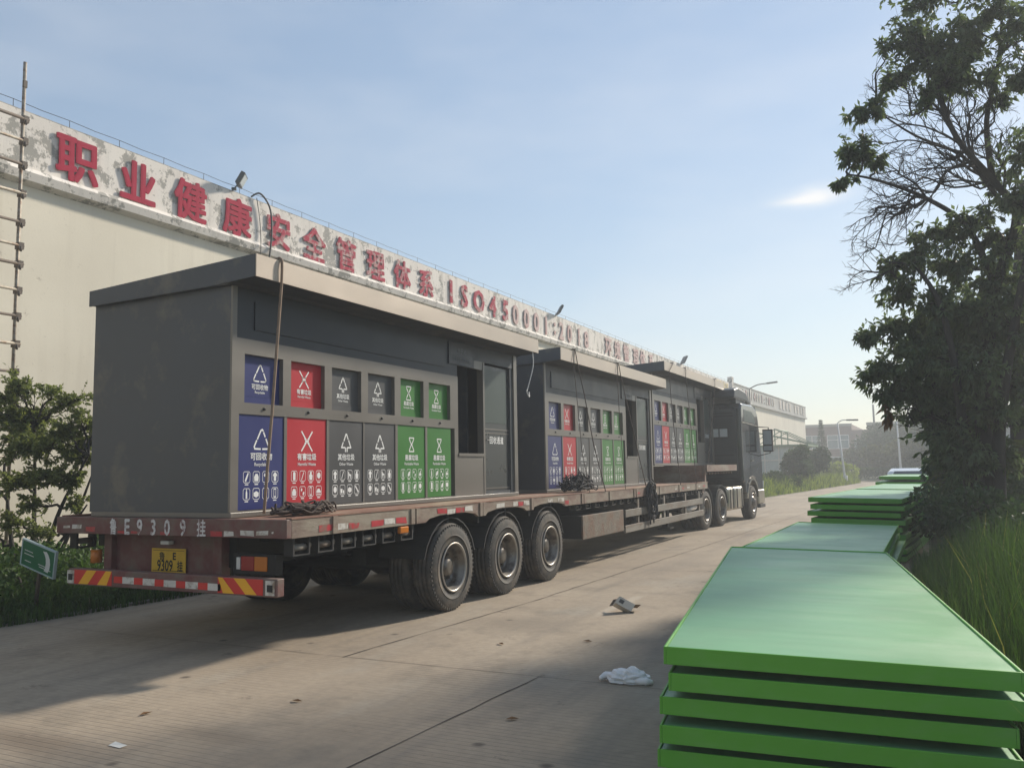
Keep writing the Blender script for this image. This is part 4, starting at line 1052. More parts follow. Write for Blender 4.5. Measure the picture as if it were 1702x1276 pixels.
MB().box(-.95, .95, 6.021, 6.04, .95, 1.75).build('grille', 'under_black', tk)
MB().box(-1.2, 1.2, 5.95, 6.12, .38, .80).build('front_bumper', 'tank_alloy', tk, bevel=.04, seg=3)

# ================================================================== LASHINGS, ROPES, LITTER
def rope(name, pts, r, m_, label, cat, n=6, group=None):
    q = [Vector(pts[0])]
    for a, b_ in zip(pts[:-1], pts[1:]):   # extra points near the bends keep the rope tight over edges
        a = Vector(a); b_ = Vector(b_); L = (b_ - a).length
        if L > .5: q += [a.lerp(b_, .06 / L), a.lerp(b_, 1 - .06 / L)]
        q.append(b_)
    pts = q
    return tag(MB().tube(smooth_path(pts, n), r, 6).build(name, m_, loc=(0, 0, 0)), label, cat, group)
ROOF = 3.67
rope('lashing_strap', [(-7.8, 6.3, 3.54), (-6.6, 6.26, 3.61), (-5.56, 6.24, 3.675), (-5.508, 6.235, 3.64), (-5.505, 6.23, 3.42), (-5.52, 6.2, 2.9), (-5.55, 6.17, 2.2), (-5.57, 6.13, 1.6), (-5.58, 6.11, 1.25)], .014, 'rope_tan', 'tan lashing strap hanging down the front of the tail station over its blue doors', 'strap', 8)
LG = 'lashing ropes over the stations'
rope('lashing_rope', [(-7.0, 13.6, 3.60), (-5.55, 13.72, 3.675), (-5.508, 13.73, 3.64), (-5.50, 13.8, 3.43), (-5.40, 13.83, 2.9), (-5.25, 13.84, 2.0), (-5.06, 13.84, 1.225)], .0085, 'rope_dark', 'dark rope running down the middle station across its red door', 'rope', 5, LG)
rope('lashing_rope', [(-7.0, 13.3, 3.60), (-5.55, 13.66, 3.675), (-5.508, 13.70, 3.64), (-5.50, 13.62, 3.43), (-5.42, 13.5, 3.0), (-5.22, 13.2, 1.9), (-5.06, 13.1, 1.225)], .0055, 'rope_dark', 'thin rope at the rear end of the middle station, left of its blue doors', 'rope', 5, LG)
rope('lashing_rope', [(-7.0, 16.0, 3.60), (-5.55, 16.02, 3.675), (-5.508, 16.03, 3.64), (-5.50, 16.1, 3.43), (-5.38, 16.2, 2.7), (-5.20, 16.2, 1.8), (-5.06, 16.15, 1.225)], .0085, 'rope_dark', 'dark rope dropping past the middle of the central station to the coiled strap', 'rope', 5, LG)
rope('lashing_rope', [(-7.0, 16.0, 3.60), (-5.55, 15.98, 3.676), (-5.508, 15.97, 3.645), (-5.50, 15.9, 3.43), (-5.38, 15.6, 2.7), (-5.20, 15.2, 1.8), (-5.06, 14.9, 1.225)], .006, 'rope_dark', 'thin slanting rope across the green doors of the middle station', 'rope', 5, LG)
rope('lashing_rope', [(-7.0, 20.1, 4.0), (-5.55, 20.0, 4.10), (-5.508, 19.98, 4.06), (-5.49, 19.6, 3.85), (-5.35, 19.2, 3.0), (-5.2, 18.9, 2.1), (-5.06, 18.66, 1.225)], .0085, 'rope_dark', 'dark rope crossing the red door of the raised station by the cab', 'rope', 5, LG)
rope('lashing_rope', [(-7.0, 21.2, 4.0), (-5.55, 21.2, 4.10), (-5.508, 21.2, 4.06), (-5.49, 21.1, 3.85), (-5.35, 20.8, 3.0), (-5.2, 20.4, 2.1), (-5.06, 20.1, 1.225)], .0085, 'rope_dark', 'dark rope across the green doors of the raised station by the cab', 'rope', 5, LG)
rope('lashing_rope', [(-7.0, 24.6, 4.0), (-5.55, 24.5, 4.10), (-5.508, 24.4, 4.06), (-5.49, 24.3, 3.85), (-5.40, 23.4, 2.9), (-5.30, 22.3, 1.65)], .0085, 'rope_dark', 'dark rope from the raised station roof down to the gooseneck', 'rope', 5, LG)
rope('dangling_wire', [(-5.56, 12.05, 3.44), (-5.54, 12.02, 3.40), (-5.53, 12.0, 3.2), (-5.56, 11.86, 2.86), (-5.55, 11.8, 2.80), (-5.53, 11.84, 2.72), (-5.56, 11.9, 2.80)], .008, 'wire_white', 'white wire dangling from the roof corner of the tail station', 'wire')
def rope_pile(name, c, sx_, sy_, h, r, loops, m_, label, cat, seed):
    rs = np.random.default_rng(seed); mb = MB(); c = Vector(c)
    for k in range(loops):
        n_ = rs.integers(9, 15); ph = rs.uniform(0, 6.28); ex, ey = rs.uniform(.35, 1.0, 2); ox, oy = rs.uniform(-.35, .35, 2)
        pts = []
        for i in range(n_):
            a = ph + i * 6.28 / (n_ - 1) * rs.uniform(.85, 1.1)
            rr = 1 + rs.normal() * .12
            x = (ox + math.cos(a) * ex * .6 * rr) * sx_; y = (oy + math.sin(a) * ey * .6 * rr) * sy_
            q = max(0.0, 1 - (x / sx_) ** 2 - (y / sy_) ** 2)
            pts.append((x, y, r + abs(rs.normal()) * .25 * h + h * q * rs.uniform(.05, .85)))
        mb.tube(smooth_path(pts, 4), r, 5)
    return tag(mb.build(name, m_, loc=c), label, cat)
rope_pile('strap_heap', (-5.52, 6.62, DK), .24, .60, .10, .011, 22, 'rope_dark', 'heap of tangled brown lashing straps on the deck below the red bin door', 'rope heap', 3)
rope_pile('net_heap', (-5.52, 13.72, DK), .24, .85, .24, .010, 46, 'net_black', 'heap of black netting on the deck at the foot of the middle station', 'net heap', 5)
cs = MB()
for k in range(11):
    ry = .19 + .05 * rng.uniform(-1, 1); rz_ = .30 + .08 * rng.uniform(-1, 1); oy = rng.normal() * .05
    cs.tube([(-5.045 + .02 * math.sin(3 * a + k) + .006 * k, 16.35 + oy + ry * math.cos(a), 1.02 + .05 * rng.uniform(-1, 1) * 0 - .06 * (k % 3) + rz_ * math.sin(a)) for a in [6.2832 * i / 20 for i in range(21)]], .014, 5, cap=False)
for k in range(4): cs.tube(smooth_path([(-5.03, 16.2 + .05 * k, 1.25), (-5.02, 16.22 + .03 * k, .9), (-5.01, 16.2 + .03 * k, .5 + .08 * k)], 4), .013, 5)
tag(cs.build('strap_coil', 'net_black'), 'coil of black straps hung over the trailer side ahead of its tool box', 'strap coil')

# litter on the road
bx = empty('cardboard_carton', (-3.22, 9.30, .0), 'small open cardboard carton lying on the concrete behind the wheels', 'carton', rz=R(20))
M = Matrix.Translation((0, 0, .118)) @ Matrix.Rotation(R(33), 4, 'Y') @ Matrix.Rotation(R(-32), 4, 'X')
bxb = MB().box(-.13, .13, -.08, .08, -.07, .07, 0, M)
bxb.build('box_body', 'cardboard', bx)
def flap_(vs):
    fo = MB().add([M @ Vector(q) for q in vs], [(0, 1, 2, 3)]).build('flap', 'cardboard_dark', bx); fo.modifiers.new('s', 'SOLIDIFY').thickness = .004
flap_(((.132, -.08, -.07), (.132, .08, -.07), (.24, .10, -.085), (.24, -.10, -.085)))
flap_(((.132, -.08, .07), (.132, .08, .07), (.20, .09, .11), (.20, -.09, .11)))
flap_(((-.132, .08, -.07), (-.132, .08, .07), (-.16, .15, .07), (-.16, .15, -.07)))
bx.scale = (.78, .70, .66)
mk = MB().box(-.10, -.03, -.0825, -.0805, -.03, .035, 0, M).box(-.11, -.02, -.05, .02, .0712, .0722, 0, M); mk.build('printed_mark', 'print_dark', bx)
def crumple(name, loc, dims, m_, label, cat, seed, flat=.5):
    bm = bmesh.new(); bmesh.ops.create_icosphere(bm, subdivisions=4, radius=1)
    rs = np.random.default_rng(seed); ax = rs.normal(size=(14, 3)); ax /= np.linalg.norm(ax, axis=1)[:, None]; ph = rs.uniform(0, 6, 14); fq = rs.uniform(3, 8, 14)
    for v_ in bm.verts:
        n_ = np.array(v_.co); d = sum(abs(math.sin(fq[i] * n_.dot(ax[i]) + ph[i])) for i in range(14)) / 14
        k = .55 + .75 * d + .25 * math.sin(2 * math.atan2(n_[1], n_[0]) + ph[0])
        v_.co = Vector((n_[0] * k * dims[0], n_[1] * k * dims[1], max(-.004, n_[2] * (d * 1.5) * dims[2] + dims[2] * .35)))
    me = bpy.data.meshes.new(name); bm.to_mesh(me); bm.free(); me.materials.append(MATS[m_])
    o = bpy.data.objects.new(name, me); COL.objects.link(o); o.location = loc; o.rotation_euler = (0, 0, .3)
    return tag(o, label, cat)
bgm = crumple('plastic_bag', (-2.16, 6.30, .012), (.13, .085, .075), 'plastic_white', 'crumpled white plastic bag on the road left of the green panels', 'plastic bag', 4)
for pts in ([(-.10, .02, .03), (-.17, .05, .035), (-.22, .02, .012)], [(.06, -.05, .02), (.13, -.07, .02), (.18, -.05, .01)]):
    tail = MB().tube(smooth_path(pts, 4), [.03, .028, .032, .028, .03, .026, .02, .02, .008][:len(smooth_path(pts, 4))], 7)
    tail.build('bag_handle', 'plastic_white', bgm)
pp = MB().add([(-.06, -.02, .0), (.05, -.028, .0), (.065, .012, .006), (-.05, .022, .012), (0, 0, .004)], [(0, 1, 4), (1, 2, 4), (2, 3, 4), (3, 0, 4)])
po_ = pp.build('paper_scrap', 'paper', loc=(-4.50, 3.70, .008)); tag(po_, 'small pale scrap of paper on the concrete at the lower left', 'paper')
dl = MB()
for k, (x, y, lb) in enumerate([(-4.15, 4.9, 'curled dry leaf on the concrete left of the middle joint'), (-4.05, 3.35, 'dry leaf at the bottom of the picture, right of the paper scrap'), (-2.55, 5.1, 'dark dry leaf beside the long joint'), (-3.7, 7.2, 'dry leaf on the road left of the cardboard carton'), (-4.9, 4.25, 'dry leaf near the stained patch at the lower left'), (-3.0, 7.6, 'dry leaf between carton and plastic bag')]):
    a = k * 1.9; c_, s_ = math.cos(a), math.sin(a)
    q = [(-.05, 0, .008), (-.01, .022, .016), (.045, .004, .010), (-.005, -.022, .018), (0, 0, .006)]
    lf = MB().add([(c_ * x_ - s_ * y_, s_ * x_ + c_ * y_, z_) for x_, y_, z_ in q], [(0, 4, 1), (1, 4, 2), (2, 4, 3), (3, 4, 0)]).build('dry_leaf', 'leaf_dead', loc=(x, y, .004))
    tag(lf, lb, 'leaf', 'dry leaves on the road')
# tilted green board in the hedge, with a pale curved mark
sb_ = empty('green_sign', (-9.52, 6.60, 0), 'tilted green notice board with a pale curved mark, standing in the left hedge', 'sign', rot=(R(4), R(13), R(-2)))
MB().box(-.31, .31, -.012, .012, .56, .86).build('board', 'green_board', sb_, bevel=.004)
MB().box(-.325, .325, -.016, .016, .85, .866).box(-.325, .325, -.016, .016, .546, .562).box(.305, .325, -.016, .016, .562, .85).box(-.325, -.305, -.016, .016, .562, .85).build('board_edge', 'glass_pale', sb_)
mkk = MB()
arc = [(.08 + .16 * math.cos(a), .70 + .16 * math.sin(a) - .02) for a in [R(x) for x in (-35, -15, 5, 25, 45, 62)]]; inn = [(.02 + .14 * math.cos(a), .68 + .15 * math.sin(a)) for a in [R(x) for x in (62, 45, 25, 5, -15, -35)]]
mkk.poly2(arc + inn, (0, -.0135, 0), (1, 0, 0), (0, 0, 1))
for z, x0, x1 in ((.64, .02, .20), (.615, .04, .26), (.74, -.26, -.10), (.70, -.26, -.08), (.62, -.24, -.12)): mkk.box(x0, x1, -.0145, -.0125, z, z + .008)
mkk.build('board_marking', 'white_paint', sb_)
MB().box(-.02, .02, .013, .04, 0, .8).build('post', 'scaffold_dark', sb_)

# ================================================================== STACKS OF GREEN STEEL PANELS
def gpan(L, W_, th=.08):
    e = empty('steel_panel', (0, 0, 0), 'x', 'steel panel')
    lip = .010
    MB().box(-W_ / 2 + .012, W_ / 2 - .012, .012, L * .64 - .002, th - .02, th - lip).box(-W_ / 2 + .012, W_ / 2 - .012, L * .64 + .002, L - .012, th - .02, th - lip).build('face_sheet', 'green_sheet', e)
    f = MB().box(-W_ / 2, -W_ / 2 + .0118, 0, L, 0, th).box(W_ / 2 - .0118, W_ / 2, 0, L, 0, th).box(-W_ / 2 + .012, W_ / 2 - .012, 0, .0118, 0, th).box(-W_ / 2 + .012, W_ / 2 - .012, L - .0118, L, 0, th)
    f.build('frame', 'green_frame', e, bevel=.003)
    for y in (.45, L * .33, L * .66, L - .45): MB().box(-W_ / 2 + .10, W_ / 2 - .10, y, y + .05, -.034, 0.04).build('cross_rail', 'green_frame', e)
    return e
proto = {}
ORD = ['topmost', 'second from top', 'third from top', 'fourth from top', 'fifth from top', 'sixth from top', 'seventh from top', 'eighth from top', 'lowest']
def stack(key, origin, rz, roll, L, W_, n, top, desc, offs, pitch=.115):
    for i in range(n):
        if key not in proto: e = proto[key] = gpan(L, W_)
        else: e = copy_tree(proto[key])
        q = Matrix.Rotation(rz, 4, 'Z') @ Matrix.Rotation(roll, 4, 'Y')
        z = top - .08 - i * pitch
        d = q @ Vector((offs[i % len(offs)], (i * 37 % 5 - 2) * .012 if i else 0, 0))
        e.matrix_world = Matrix.Translation((origin[0] + d.x, origin[1] + d.y, z + d.z)) @ q @ Matrix.Rotation(R((i * 53 % 7 - 3) * .12 if i else 0), 4, 'Z')
        e['label'] = f'green steel panel, {ORD[i] if i < n - 1 else "bottom"} of the {desc}'; e['group'] = f'green panels of the {desc}'; e['category'] = 'steel panel'
c1 = (( -1.16 + .275) / 2, (3.894 + 4.095) / 2)
stack('a', c1, R(8.5), R(1.5), 5.02, 1.458, 7, .782, 'nearest stack', [0, .018, -.030, -.028, -.045, -.02, 0])
stack('b', (-1.285, 9.45), R(0), R(1.25), 5.0, 1.48, 6, .683, 'second stack from the camera', [0, .02, .06, .03, -.02, 0])
stack('a', (-1.23, 15.25), R(-4.3), R(1.0), 5.02, 1.48, 9, 1.045, 'high third stack', [0, .03, -.03, .035, -.02, .03, 0, .02, .01], .115)
stack('b', (-.86, 20.0 + .32), R(-4.3), R(.8), 5.0, 1.48, 9, 1.05, 'fourth stack, just behind the high one', [0, .03, -.03, .02, 0, .03, .01, 0], .115)
stack('b', (-.70, 26.5), R(-2), R(.5), 5.0, 1.52, 3, 1.225, 'farthest raised stack', [0, -.10, .05], .16)
tr_ = empty('trestle', (-.70, 26.5, 0), 'dark steel trestle carrying the farthest raised stack of panels', 'trestle', rz=R(-2))
tm_ = MB()
for y in (.35, 4.5):
    for x in (-.8, .8): MB().box(x - .04, x + .04, y - .04, y + .04, 0, .785).build('leg', 'under_black', tr_)
    tm_.box(-.9, .9, y - .05, y + .05, .7855, .79)
tm_.box(-.84, -.76, .35, 4.5, .72, .78).box(.76, .84, .35, 4.5, .72, .78); tm_.build('cross_rail', 'under_black', tr_)

# ================================================================== PARKED CAR beyond the stacks
cr = empty('parked_car', (PX(1524, 780, 34.6).x, 34.6, 0), 'white car whose roof shows over the farthest green panels', 'car', rz=R(-7))
prof = [(-2.2, .35), (-2.25, .62), (-2.1, .86), (-1.55, .93), (-.95, 1.30), (-.35, 1.405), (.35, 1.39), (.85, 1.27), (1.45, .95), (2.1, .85), (2.25, .68), (2.25, .35), (1.75, .32), (1.65, .55), (1.4, .66), (1.15, .55), (1.05, .32), (-1.05, .32), (-1.15, .55), (-1.4, .66), (-1.65, .55), (-1.75, .32)]
MB().prism(prof, 'x', -.86, .86).build('body', 'car_white', cr, bevel=.10, seg=4)
for sx in (1, -1): MB().prism([(-1.38, .95), (-.9, 1.25), (-.32, 1.34), (.32, 1.325), (.78, 1.23), (1.28, .96)], 'x', *sorted((sx * .855, sx * .866))).build('side_window', 'dark_glass', cr)
MB().add([(-.66, 1.5, .99), (.66, 1.5, .99), (.60, .90, 1.285), (-.60, .90, 1.285)], [(0, 1, 2, 3)]).build('windscreen', 'dark_glass', cr)
MB().add([(-.66, -1.62, .98), (.66, -1.62, .98), (.60, -1.0, 1.31), (-.60, -1.0, 1.31)], [(3, 2, 1, 0)]).build('rear_window', 'dark_glass', cr)
for y in (-1.4, 1.4):
    for sx in (1, -1): wheel(cr, sx * .76, y, sx, False, .31, .19, .19)
for sx in (-1, 1):
    MB().box(*sorted((sx * .5, sx * .8)), 2.16, 2.27, .66, .78).build('headlight', 'lamp_clear', cr, bevel=.02)
    MB().box(*sorted((sx * .5, sx * .8)), -2.26, -2.15, .70, .82).build('tail_lamp', 'lamp_red', cr, bevel=.02)
rk = crumple('stone', (PX(1505, 781, 44).x, 44, .35), (.75, .6, .55), 'stone', 'pale grey rounded lump left of the white car roof', 'stone', 9)
rk.location.z = .30

# ================================================================== PLANTING ON THE LEFT
# bushy small tree between the kerb and the wall
def small_tree(name, base, label, cat, stems, clumps, leaf, lm, bark='bark', group=None, r0=.05):
    base = Vector(base); e = empty(name, base, label, cat, group)
    bm = MB(); lp = []; ld = []; paths = []
    for (pts, r) in stems:
        P_ = smooth_path([Vector(p) for p in pts], 5); n_ = len(P_)
        bm.tube(P_, [r * (1 - .75 * i / (n_ - 1)) for i in range(n_)], 8, cap=False); paths.append(P_)
    for (c, rad, tw, lv, *o) in clumps:
        c = Vector(c); best = min((p for P_ in paths for p in P_[len(P_) // 4:]), key=lambda p: (p - c).length + max(0, p.z - c.z) * 1.5)
        clump(bm, lp, ld, best, c, rad, tw, lv, o[0] if o else r0 * .5, *(o[1:] if len(o) > 1 else ()))
    bm.build('trunk', bark, e)
    if lp:
        v, f = leaf_arrays(arr(lp), arr(ld), leaf[0], leaf[1]); tri_mesh('crown', v, f, lm, e)
    return e
Bx, By = -11.1, 7.6
def rel(px, py, Y, b): p = PX(px, py, Y); return Vector((p.x - b[0], p.y - b[1], p.z))
b = (Bx, By)
st_ = [([(0, 0, 0), (.05, .02, .5), (-.05, .1, 1.2), (-.1, .1, 2.3)], .055), ([(.1, 0, 0), (.3, .05, .6), (.5, .1, 1.2), (.95, .15, 1.9)], .05), ([(-.1, 0, 0), (-.35, 0, .7), (-.7, .1, 1.6)], .05), ([(.12, -.05, 0), (.45, -.1, .45), (.75, 0, .85), (1.15, 0, 1.25)], .04), ([(0, .1, 0), (.2, .4, .7), (.35, .7, 1.7)], .045)]
cl = []
for (px, py, Y, rx, rz_, tw, lv) in [(20, 690, 7.5, .42, .34, 22, 22), (70, 690, 7.8, .34, .26, 18, 20), (110, 715, 7.7, .30, .20, 16, 18), (30, 740, 7.4, .5, .34, 26, 22), (85, 745, 7.6, .42, .28, 24, 22), (125, 755, 7.8, .26, .22, 16, 18), (20, 800, 7.4, .45, .30, 22, 20), (75, 790, 7.5, .40, .22, 22, 22), (120, 800, 7.7, .28, .24, 16, 18), (130, 840, 7.8, .18, .18, 10, 14), (10, 660, 7.6, .34, .22, 14, 16), (50, 840, 7.4, .3, .2, 10, 14), (20, 870, 7.3, .35, .25, 14, 14), (65, 885, 7.2, .3, .2, 12, 14), (-40, 890, 7.3, .4, .3, 14, 14), (-60, 720, 7.6, .6, .5, 26, 20), (-70, 820, 7.6, .6, .4, 20, 18), (60, 720, 8.3, .5, .4, 24, 20)]:
    cl.append((rel(px, py, Y, b), (rx, rx, rz_), int(tw * 1.5), int(lv * 1.4), .022, -.3, True, 2, .08, 2))
for (px, py, Y) in [(128, 660, 7.8), (152, 700, 7.9), (85, 650, 7.7), (135, 690, 7.8), (150, 730, 7.9), (45, 645, 7.6), (100, 672, 7.7), (145, 765, 7.9), (20, 632, 7.5)]:
    cl.append((rel(px, py, Y, b), (.30, .24, .13), 14, 14, .02, -.3, True, 2, .2, 2))
small_tree('bushy_tree', (Bx, By, 0), 'bushy small leaved tree with thin stems against the cream wall at the left', 'tree', st_, cl, (.060, .015), 'leaf_shrub')
# low dark hedge along the kerb
def hedge_fill(n_, x0, x1, y0, y1, h, name, lm, leaf, label=None):
    x = rng.uniform(x0, x1, n_); y = rng.uniform(y0, y1, n_)
    hmax = h * (.55 + .45 * np.sin(x * 2.1 + 1.3) * np.cos(y * 1.4) + .25 * np.sin(y * 3.3 + x)) * np.clip((np.minimum(x - x0, x1 - x) + .05) / .35, .25, 1)
    z = hmax * rng.uniform(0, 1, n_) ** .35 + .02
    d = rng.normal(size=(n_, 3)) * .7 + np.array([0, 0, .55])
    v, f = leaf_arrays(np.stack([x, y, z], 1), d, *leaf)
    o = tri_mesh(name, v, f, lm); o['kind'] = 'stuff'; return o
lo = hedge_fill(30000, -13.4, -9.2, 3.5, 13.5, .72, 'ground_cover', 'leaf_hedge', (.085, .024)); tag(lo, 'low dark leafy ground cover between the kerb and the cream wall', 'ground cover')
lo = hedge_fill(9000, -13.6, -9.0, 13.5, 30, .5, 'ground_cover', 'leaf_hedge', (.12, .036)); tag(lo, 'low leafy ground cover in the shade behind the trailer', 'ground cover')
def left_verge(n_):
    y = rng.uniform(2.5, 14, n_); xr = np.interp(y, [2, 4, 7, 12, 14], [-9.5, -9.38, -9.08, -8.84, -8.8]); x = xr - 4.0 * rng.uniform(0, 1, n_) ** 1.6; return x, y, np.where(x > xr - .3, .55, 1.0)
tag(grass_blades('grass', left_verge, 16000, .34, .008, ['grass_dark', 'grass_green'], .4), 'dark grass along the kerb left of the trailer', 'grass', kind='stuff')

# far verge: sunny weeds and round shrubs in front of the second hall
def far_verge(n_):
    y = 27 + 48 * rng.uniform(0, 1, n_) ** .9
    xr = np.interp(y, [26, 43, 72, 76], [-8.4, -7.45, -5.5, -5.3]) - .1
    x = xr - 5.0 * rng.uniform(0, 1, n_) ** 1.2
    k = x > -13.2
    return x[k], y[k], (.6 + .5 * np.sin(y[k] * .9) ** 2) * np.clip((xr[k] - x[k]) / .8 + .35, .3, 1)
tag(grass_blades('grass', far_verge, 26000, .95, .020, ['grass_green', 'leaf_sunny'], .7, .5), 'sunlit weedy grass along the far verge beyond the truck cab', 'grass', kind='stuff')
FG = 'round shrubs in front of the far hall'
def at(px, Y): return PX(px, 780, Y).x
shrub('round_shrub', (at(1327, 58), 58, 1.35), (1.25, 1.3, 1.4), 6000, .20, .06, 'leaf_dark', 'large round dark shrub right of the glazed porch', 'shrub', FG, 12)
shrub('round_shrub', (at(1292, 52), 52, .55), (1.2, 1.2, .65), 3000, .18, .055, 'leaf_far', 'low broad shrub right beside the truck cab, in front of the porch', 'shrub', FG)
shrub('round_shrub', (at(1352, 66), 66, 1.9), (1.3, 1.4, 1.9), 4500, .2, .06, 'leaf_far', 'tall narrow shrub at the corner of the far hall, under the conifer', 'shrub', FG)
shrub('round_shrub', (at(1383, 76), 76, .9), (1.8, 1.6, 1.1), 4000, .2, .06, 'leaf_sunny', 'yellow green shrub at the foot of the leaning street lamp', 'shrub', FG)
# conifer in front of the brown factory
cf_ = empty('conifer', (PX(1368, 780, 92).x, 92, 0), 'slim dark conifer with a pointed tip before the brown factory', 'tree')
tipz = PX(1368, 698, 92).z
lp = []; ld = []; bm = MB().tube([(0, 0, 0), (0, 0, tipz)], [.12, .02], 6)
for i in range(26):
    z = .8 + (tipz - .9) * i / 25; L = 1.0 * (1 - i / 25.5) ** 1.2 + .05
    for k in range(7):
        a = k * .9 + i * 1.7 + rng.uniform(-.2, .2); d = Vector((math.cos(a), math.sin(a), .25 if i > 20 else -.05)); bm.tube([(0, 0, z), d * L + Vector((0, 0, z))], [.02, .008], 3, cap=False)
        for j in range(10):
            p = d * L * rng.uniform(.25, 1) + Vector((0, 0, z)); lp.append(p); ld.append(d + vrand(.6) + Vector((0, 0, .2)))
bm.build('trunk', 'bark', cf_); v, f = leaf_arrays(arr(lp), arr(ld), .20, .04); tri_mesh('crown', v, f, 'leaf_far', cf_)
# trees and hedge masses between the road end and the brown factory
def far_tree(px, Y, h, r, lm, label, n_=5000, leaf=(.3, .09), base=.5):
    e = empty('far_tree', (PX(px, 780, Y).x, Y, 0), label, 'tree', 'trees in front of the brown factory')
    v, f = bush_leaves((0, 0, base + (h - base) * .55), (r, r, (h - base) * .5), n_, leaf[0], leaf[1], 0, 14); tri_mesh('crown', v, f, lm, e)
    bm = MB()
    for k in range(5): bm.tube(branch_path((0, 0, .0), (r * .5 * math.cos(k * 1.26), r * .5 * math.sin(k * 1.26), h * .75), .06, 5), [.14, .11, .09, .06, .04, .02], 6)
    bm.build('trunk', 'bark', e); return e
for (px, Y, h, r, lm, lb) in [(1470, 102, 5.6, 3.2, 'leaf_far', 'broad grey green tree before the brown factory, left of the lamp post'),
                              (1515, 98, 5.9, 3.4, 'leaf_far', 'broad tree right behind the straight lamp post'),
                              (1562, 90, 5.7, 3.0, 'leaf_dark', 'dark broad tree right of the lamp post and above the white car'),
                              (1428, 98, 3.0, 1.6, 'leaf_olive', 'low olive bush under the factory window beside the leaning lamp'),
                              (1472, 90, 3.4, 2.2, 'leaf_olive', 'yellowish round tree in front of the broad grey green tree'),
                              (1512, 86, 3.7, 2.0, 'leaf_olive', 'yellowish bushy tree right at the straight lamp post'),
                              (1600, 74, 5.2, 2.8, 'leaf_far', 'tree half hidden behind the trunk of the right-hand tree'),
                              (1660, 66, 3.0, 2.4, 'leaf_dark', 'low dark tree below the gatehouse roof'),
                              (1385, 90, 2.4, 1.5, 'leaf_far', 'low bush left of the leaning street lamp')]:
    far_tree(px, Y, h, r, lm, lb, 5200 if h > 4 else 3000)
def far_hedge(n_):
    pass
hx0, hx1 = PX(1405, 790, 82).x, PX(1600, 790, 82).x
n_ = 9000; x = rng.uniform(hx0, hx1 + 6, n_); y = rng.uniform(81.5, 83, n_); z = 1.15 * rng.uniform(0, 1, n_) ** .4
v, f = leaf_arrays(np.stack([x, y, z], 1), rng.normal(size=(n_, 3)) + np.array([0, 0, .3]), .2, .06)
hg = tri_mesh('clipped_hedge', v, f, 'leaf_dark'); tag(hg, 'clipped dark hedge across the end of the road', 'hedge')

# ================================================================== RIGHT-HAND BANK
def bank(n_):
    y = rng.uniform(2.2, 11.5, n_); xl = np.interp(y, [2, 4, 9, 12], [.62, .48, -.25, -.28]); x = xl + 3.2 * rng.uniform(0, 1, n_) ** 1.25
    return x, y, .55 + .45 * np.clip((x - xl) / .7, 0, 1)
tag(grass_blades('tall_grass', bank, 26000, 1.02, .0055, ['grass_dark', 'grass_green', ], .45, .25), 'tall green grass on the bank right of the nearest panels', 'grass', kind='stuff')
tag(grass_blades('tall_grass', bank, 1500, 1.15, .004, ['grass_dry', 'grass_green'], .5, .5), 'dry straw coloured stalks among the tall grass at the right', 'grass', kind='stuff')
lo = hedge_fill(12000, -.1, 3.6, 5.0, 12, .6, 'ground_cover', 'leaf_hedge', (.07, .02)); tag(lo, 'low leafy weeds under the tall grass at the right', 'ground cover')
SG = 'dark shrubs on the right bank'
shrub('bank_shrub', (.75, 12.4, .72), (.95, 1.6, .80), 11000, .085, .028, 'leaf_dark', 'dark dense shrub behind the tall grass, right of the second stack', 'shrub', SG, 16)
shrub('bank_shrub', (.62, 16.2, .78), (1.0, 1.9, .88), 10000, .10, .032, 'leaf_dark', 'dark dense shrub under the big tree, right of the high third stack', 'shrub', SG, 16)
shrub('bank_shrub', (.75, 21.3, .75), (1.0, 2.6, .85), 8000, .11, .036, 'leaf_dark', 'dark shrub on the bank beyond the big tree, right of the fourth stack', 'shrub', SG, 16)
shrub('bank_shrub', (2.4, 11.5, .75), (1.2, 1.7, .85), 9000, .10, .032, 'leaf_hedge', 'broad shrub filling the right edge behind the tall grass', 'shrub', SG, 16)
shrub('bank_shrub', (1.7, 28, .8), (1.3, 3.0, .9), 6000, .14, .045, 'leaf_far', 'greyish shrub beside the farthest raised stack of panels', 'shrub', SG, 14)
# feathery palm-like plant at the right edge
pl_ = empty('feathery_palm', (PX(1690, 790, 19).x, 19, 0), 'feathery pale palm-like plant beside the tree trunk at the right edge', 'palm')
lp = []; ld = []; bm = MB()
for k in range(30):
    a = k * 2.4; L = rng.uniform(1.2, 2.0); up_ = rng.uniform(.5, 1.5)
    pts = smooth_path([(0, 0, .6), (math.cos(a) * L * .35, math.sin(a) * L * .35, .6 + up_ * .8), (math.cos(a) * L * .8, math.sin(a) * L * .8, .6 + up_), (math.cos(a) * L, math.sin(a) * L, .5 + up_ * .8)], 8)
    bm.tube(pts, [.016 * (1 - i / 26) + .003 for i in range(len(pts))], 4)
    for i in range(4, len(pts) - 1):
        t_ = (pts[i + 1] - pts[i]).normalized(); s_ = t_.cross(Vector((0, 0, 1))).normalized()
        for q in (1, -1):
            for rep in range(2): lp.append(pts[i]); ld.append(t_ * .5 + s_ * q + Vector((0, 0, -.15)) + vrand(.1))
bm.tube([(0, 0, 0), (0, 0, .7)], [.14, .10], 8); bm.build('trunk', 'bark_pale', pl_)
v, f = leaf_arrays(arr(lp), arr(ld), .32, .014); tri_mesh('frond', v, f, 'leaf_olive', pl_)

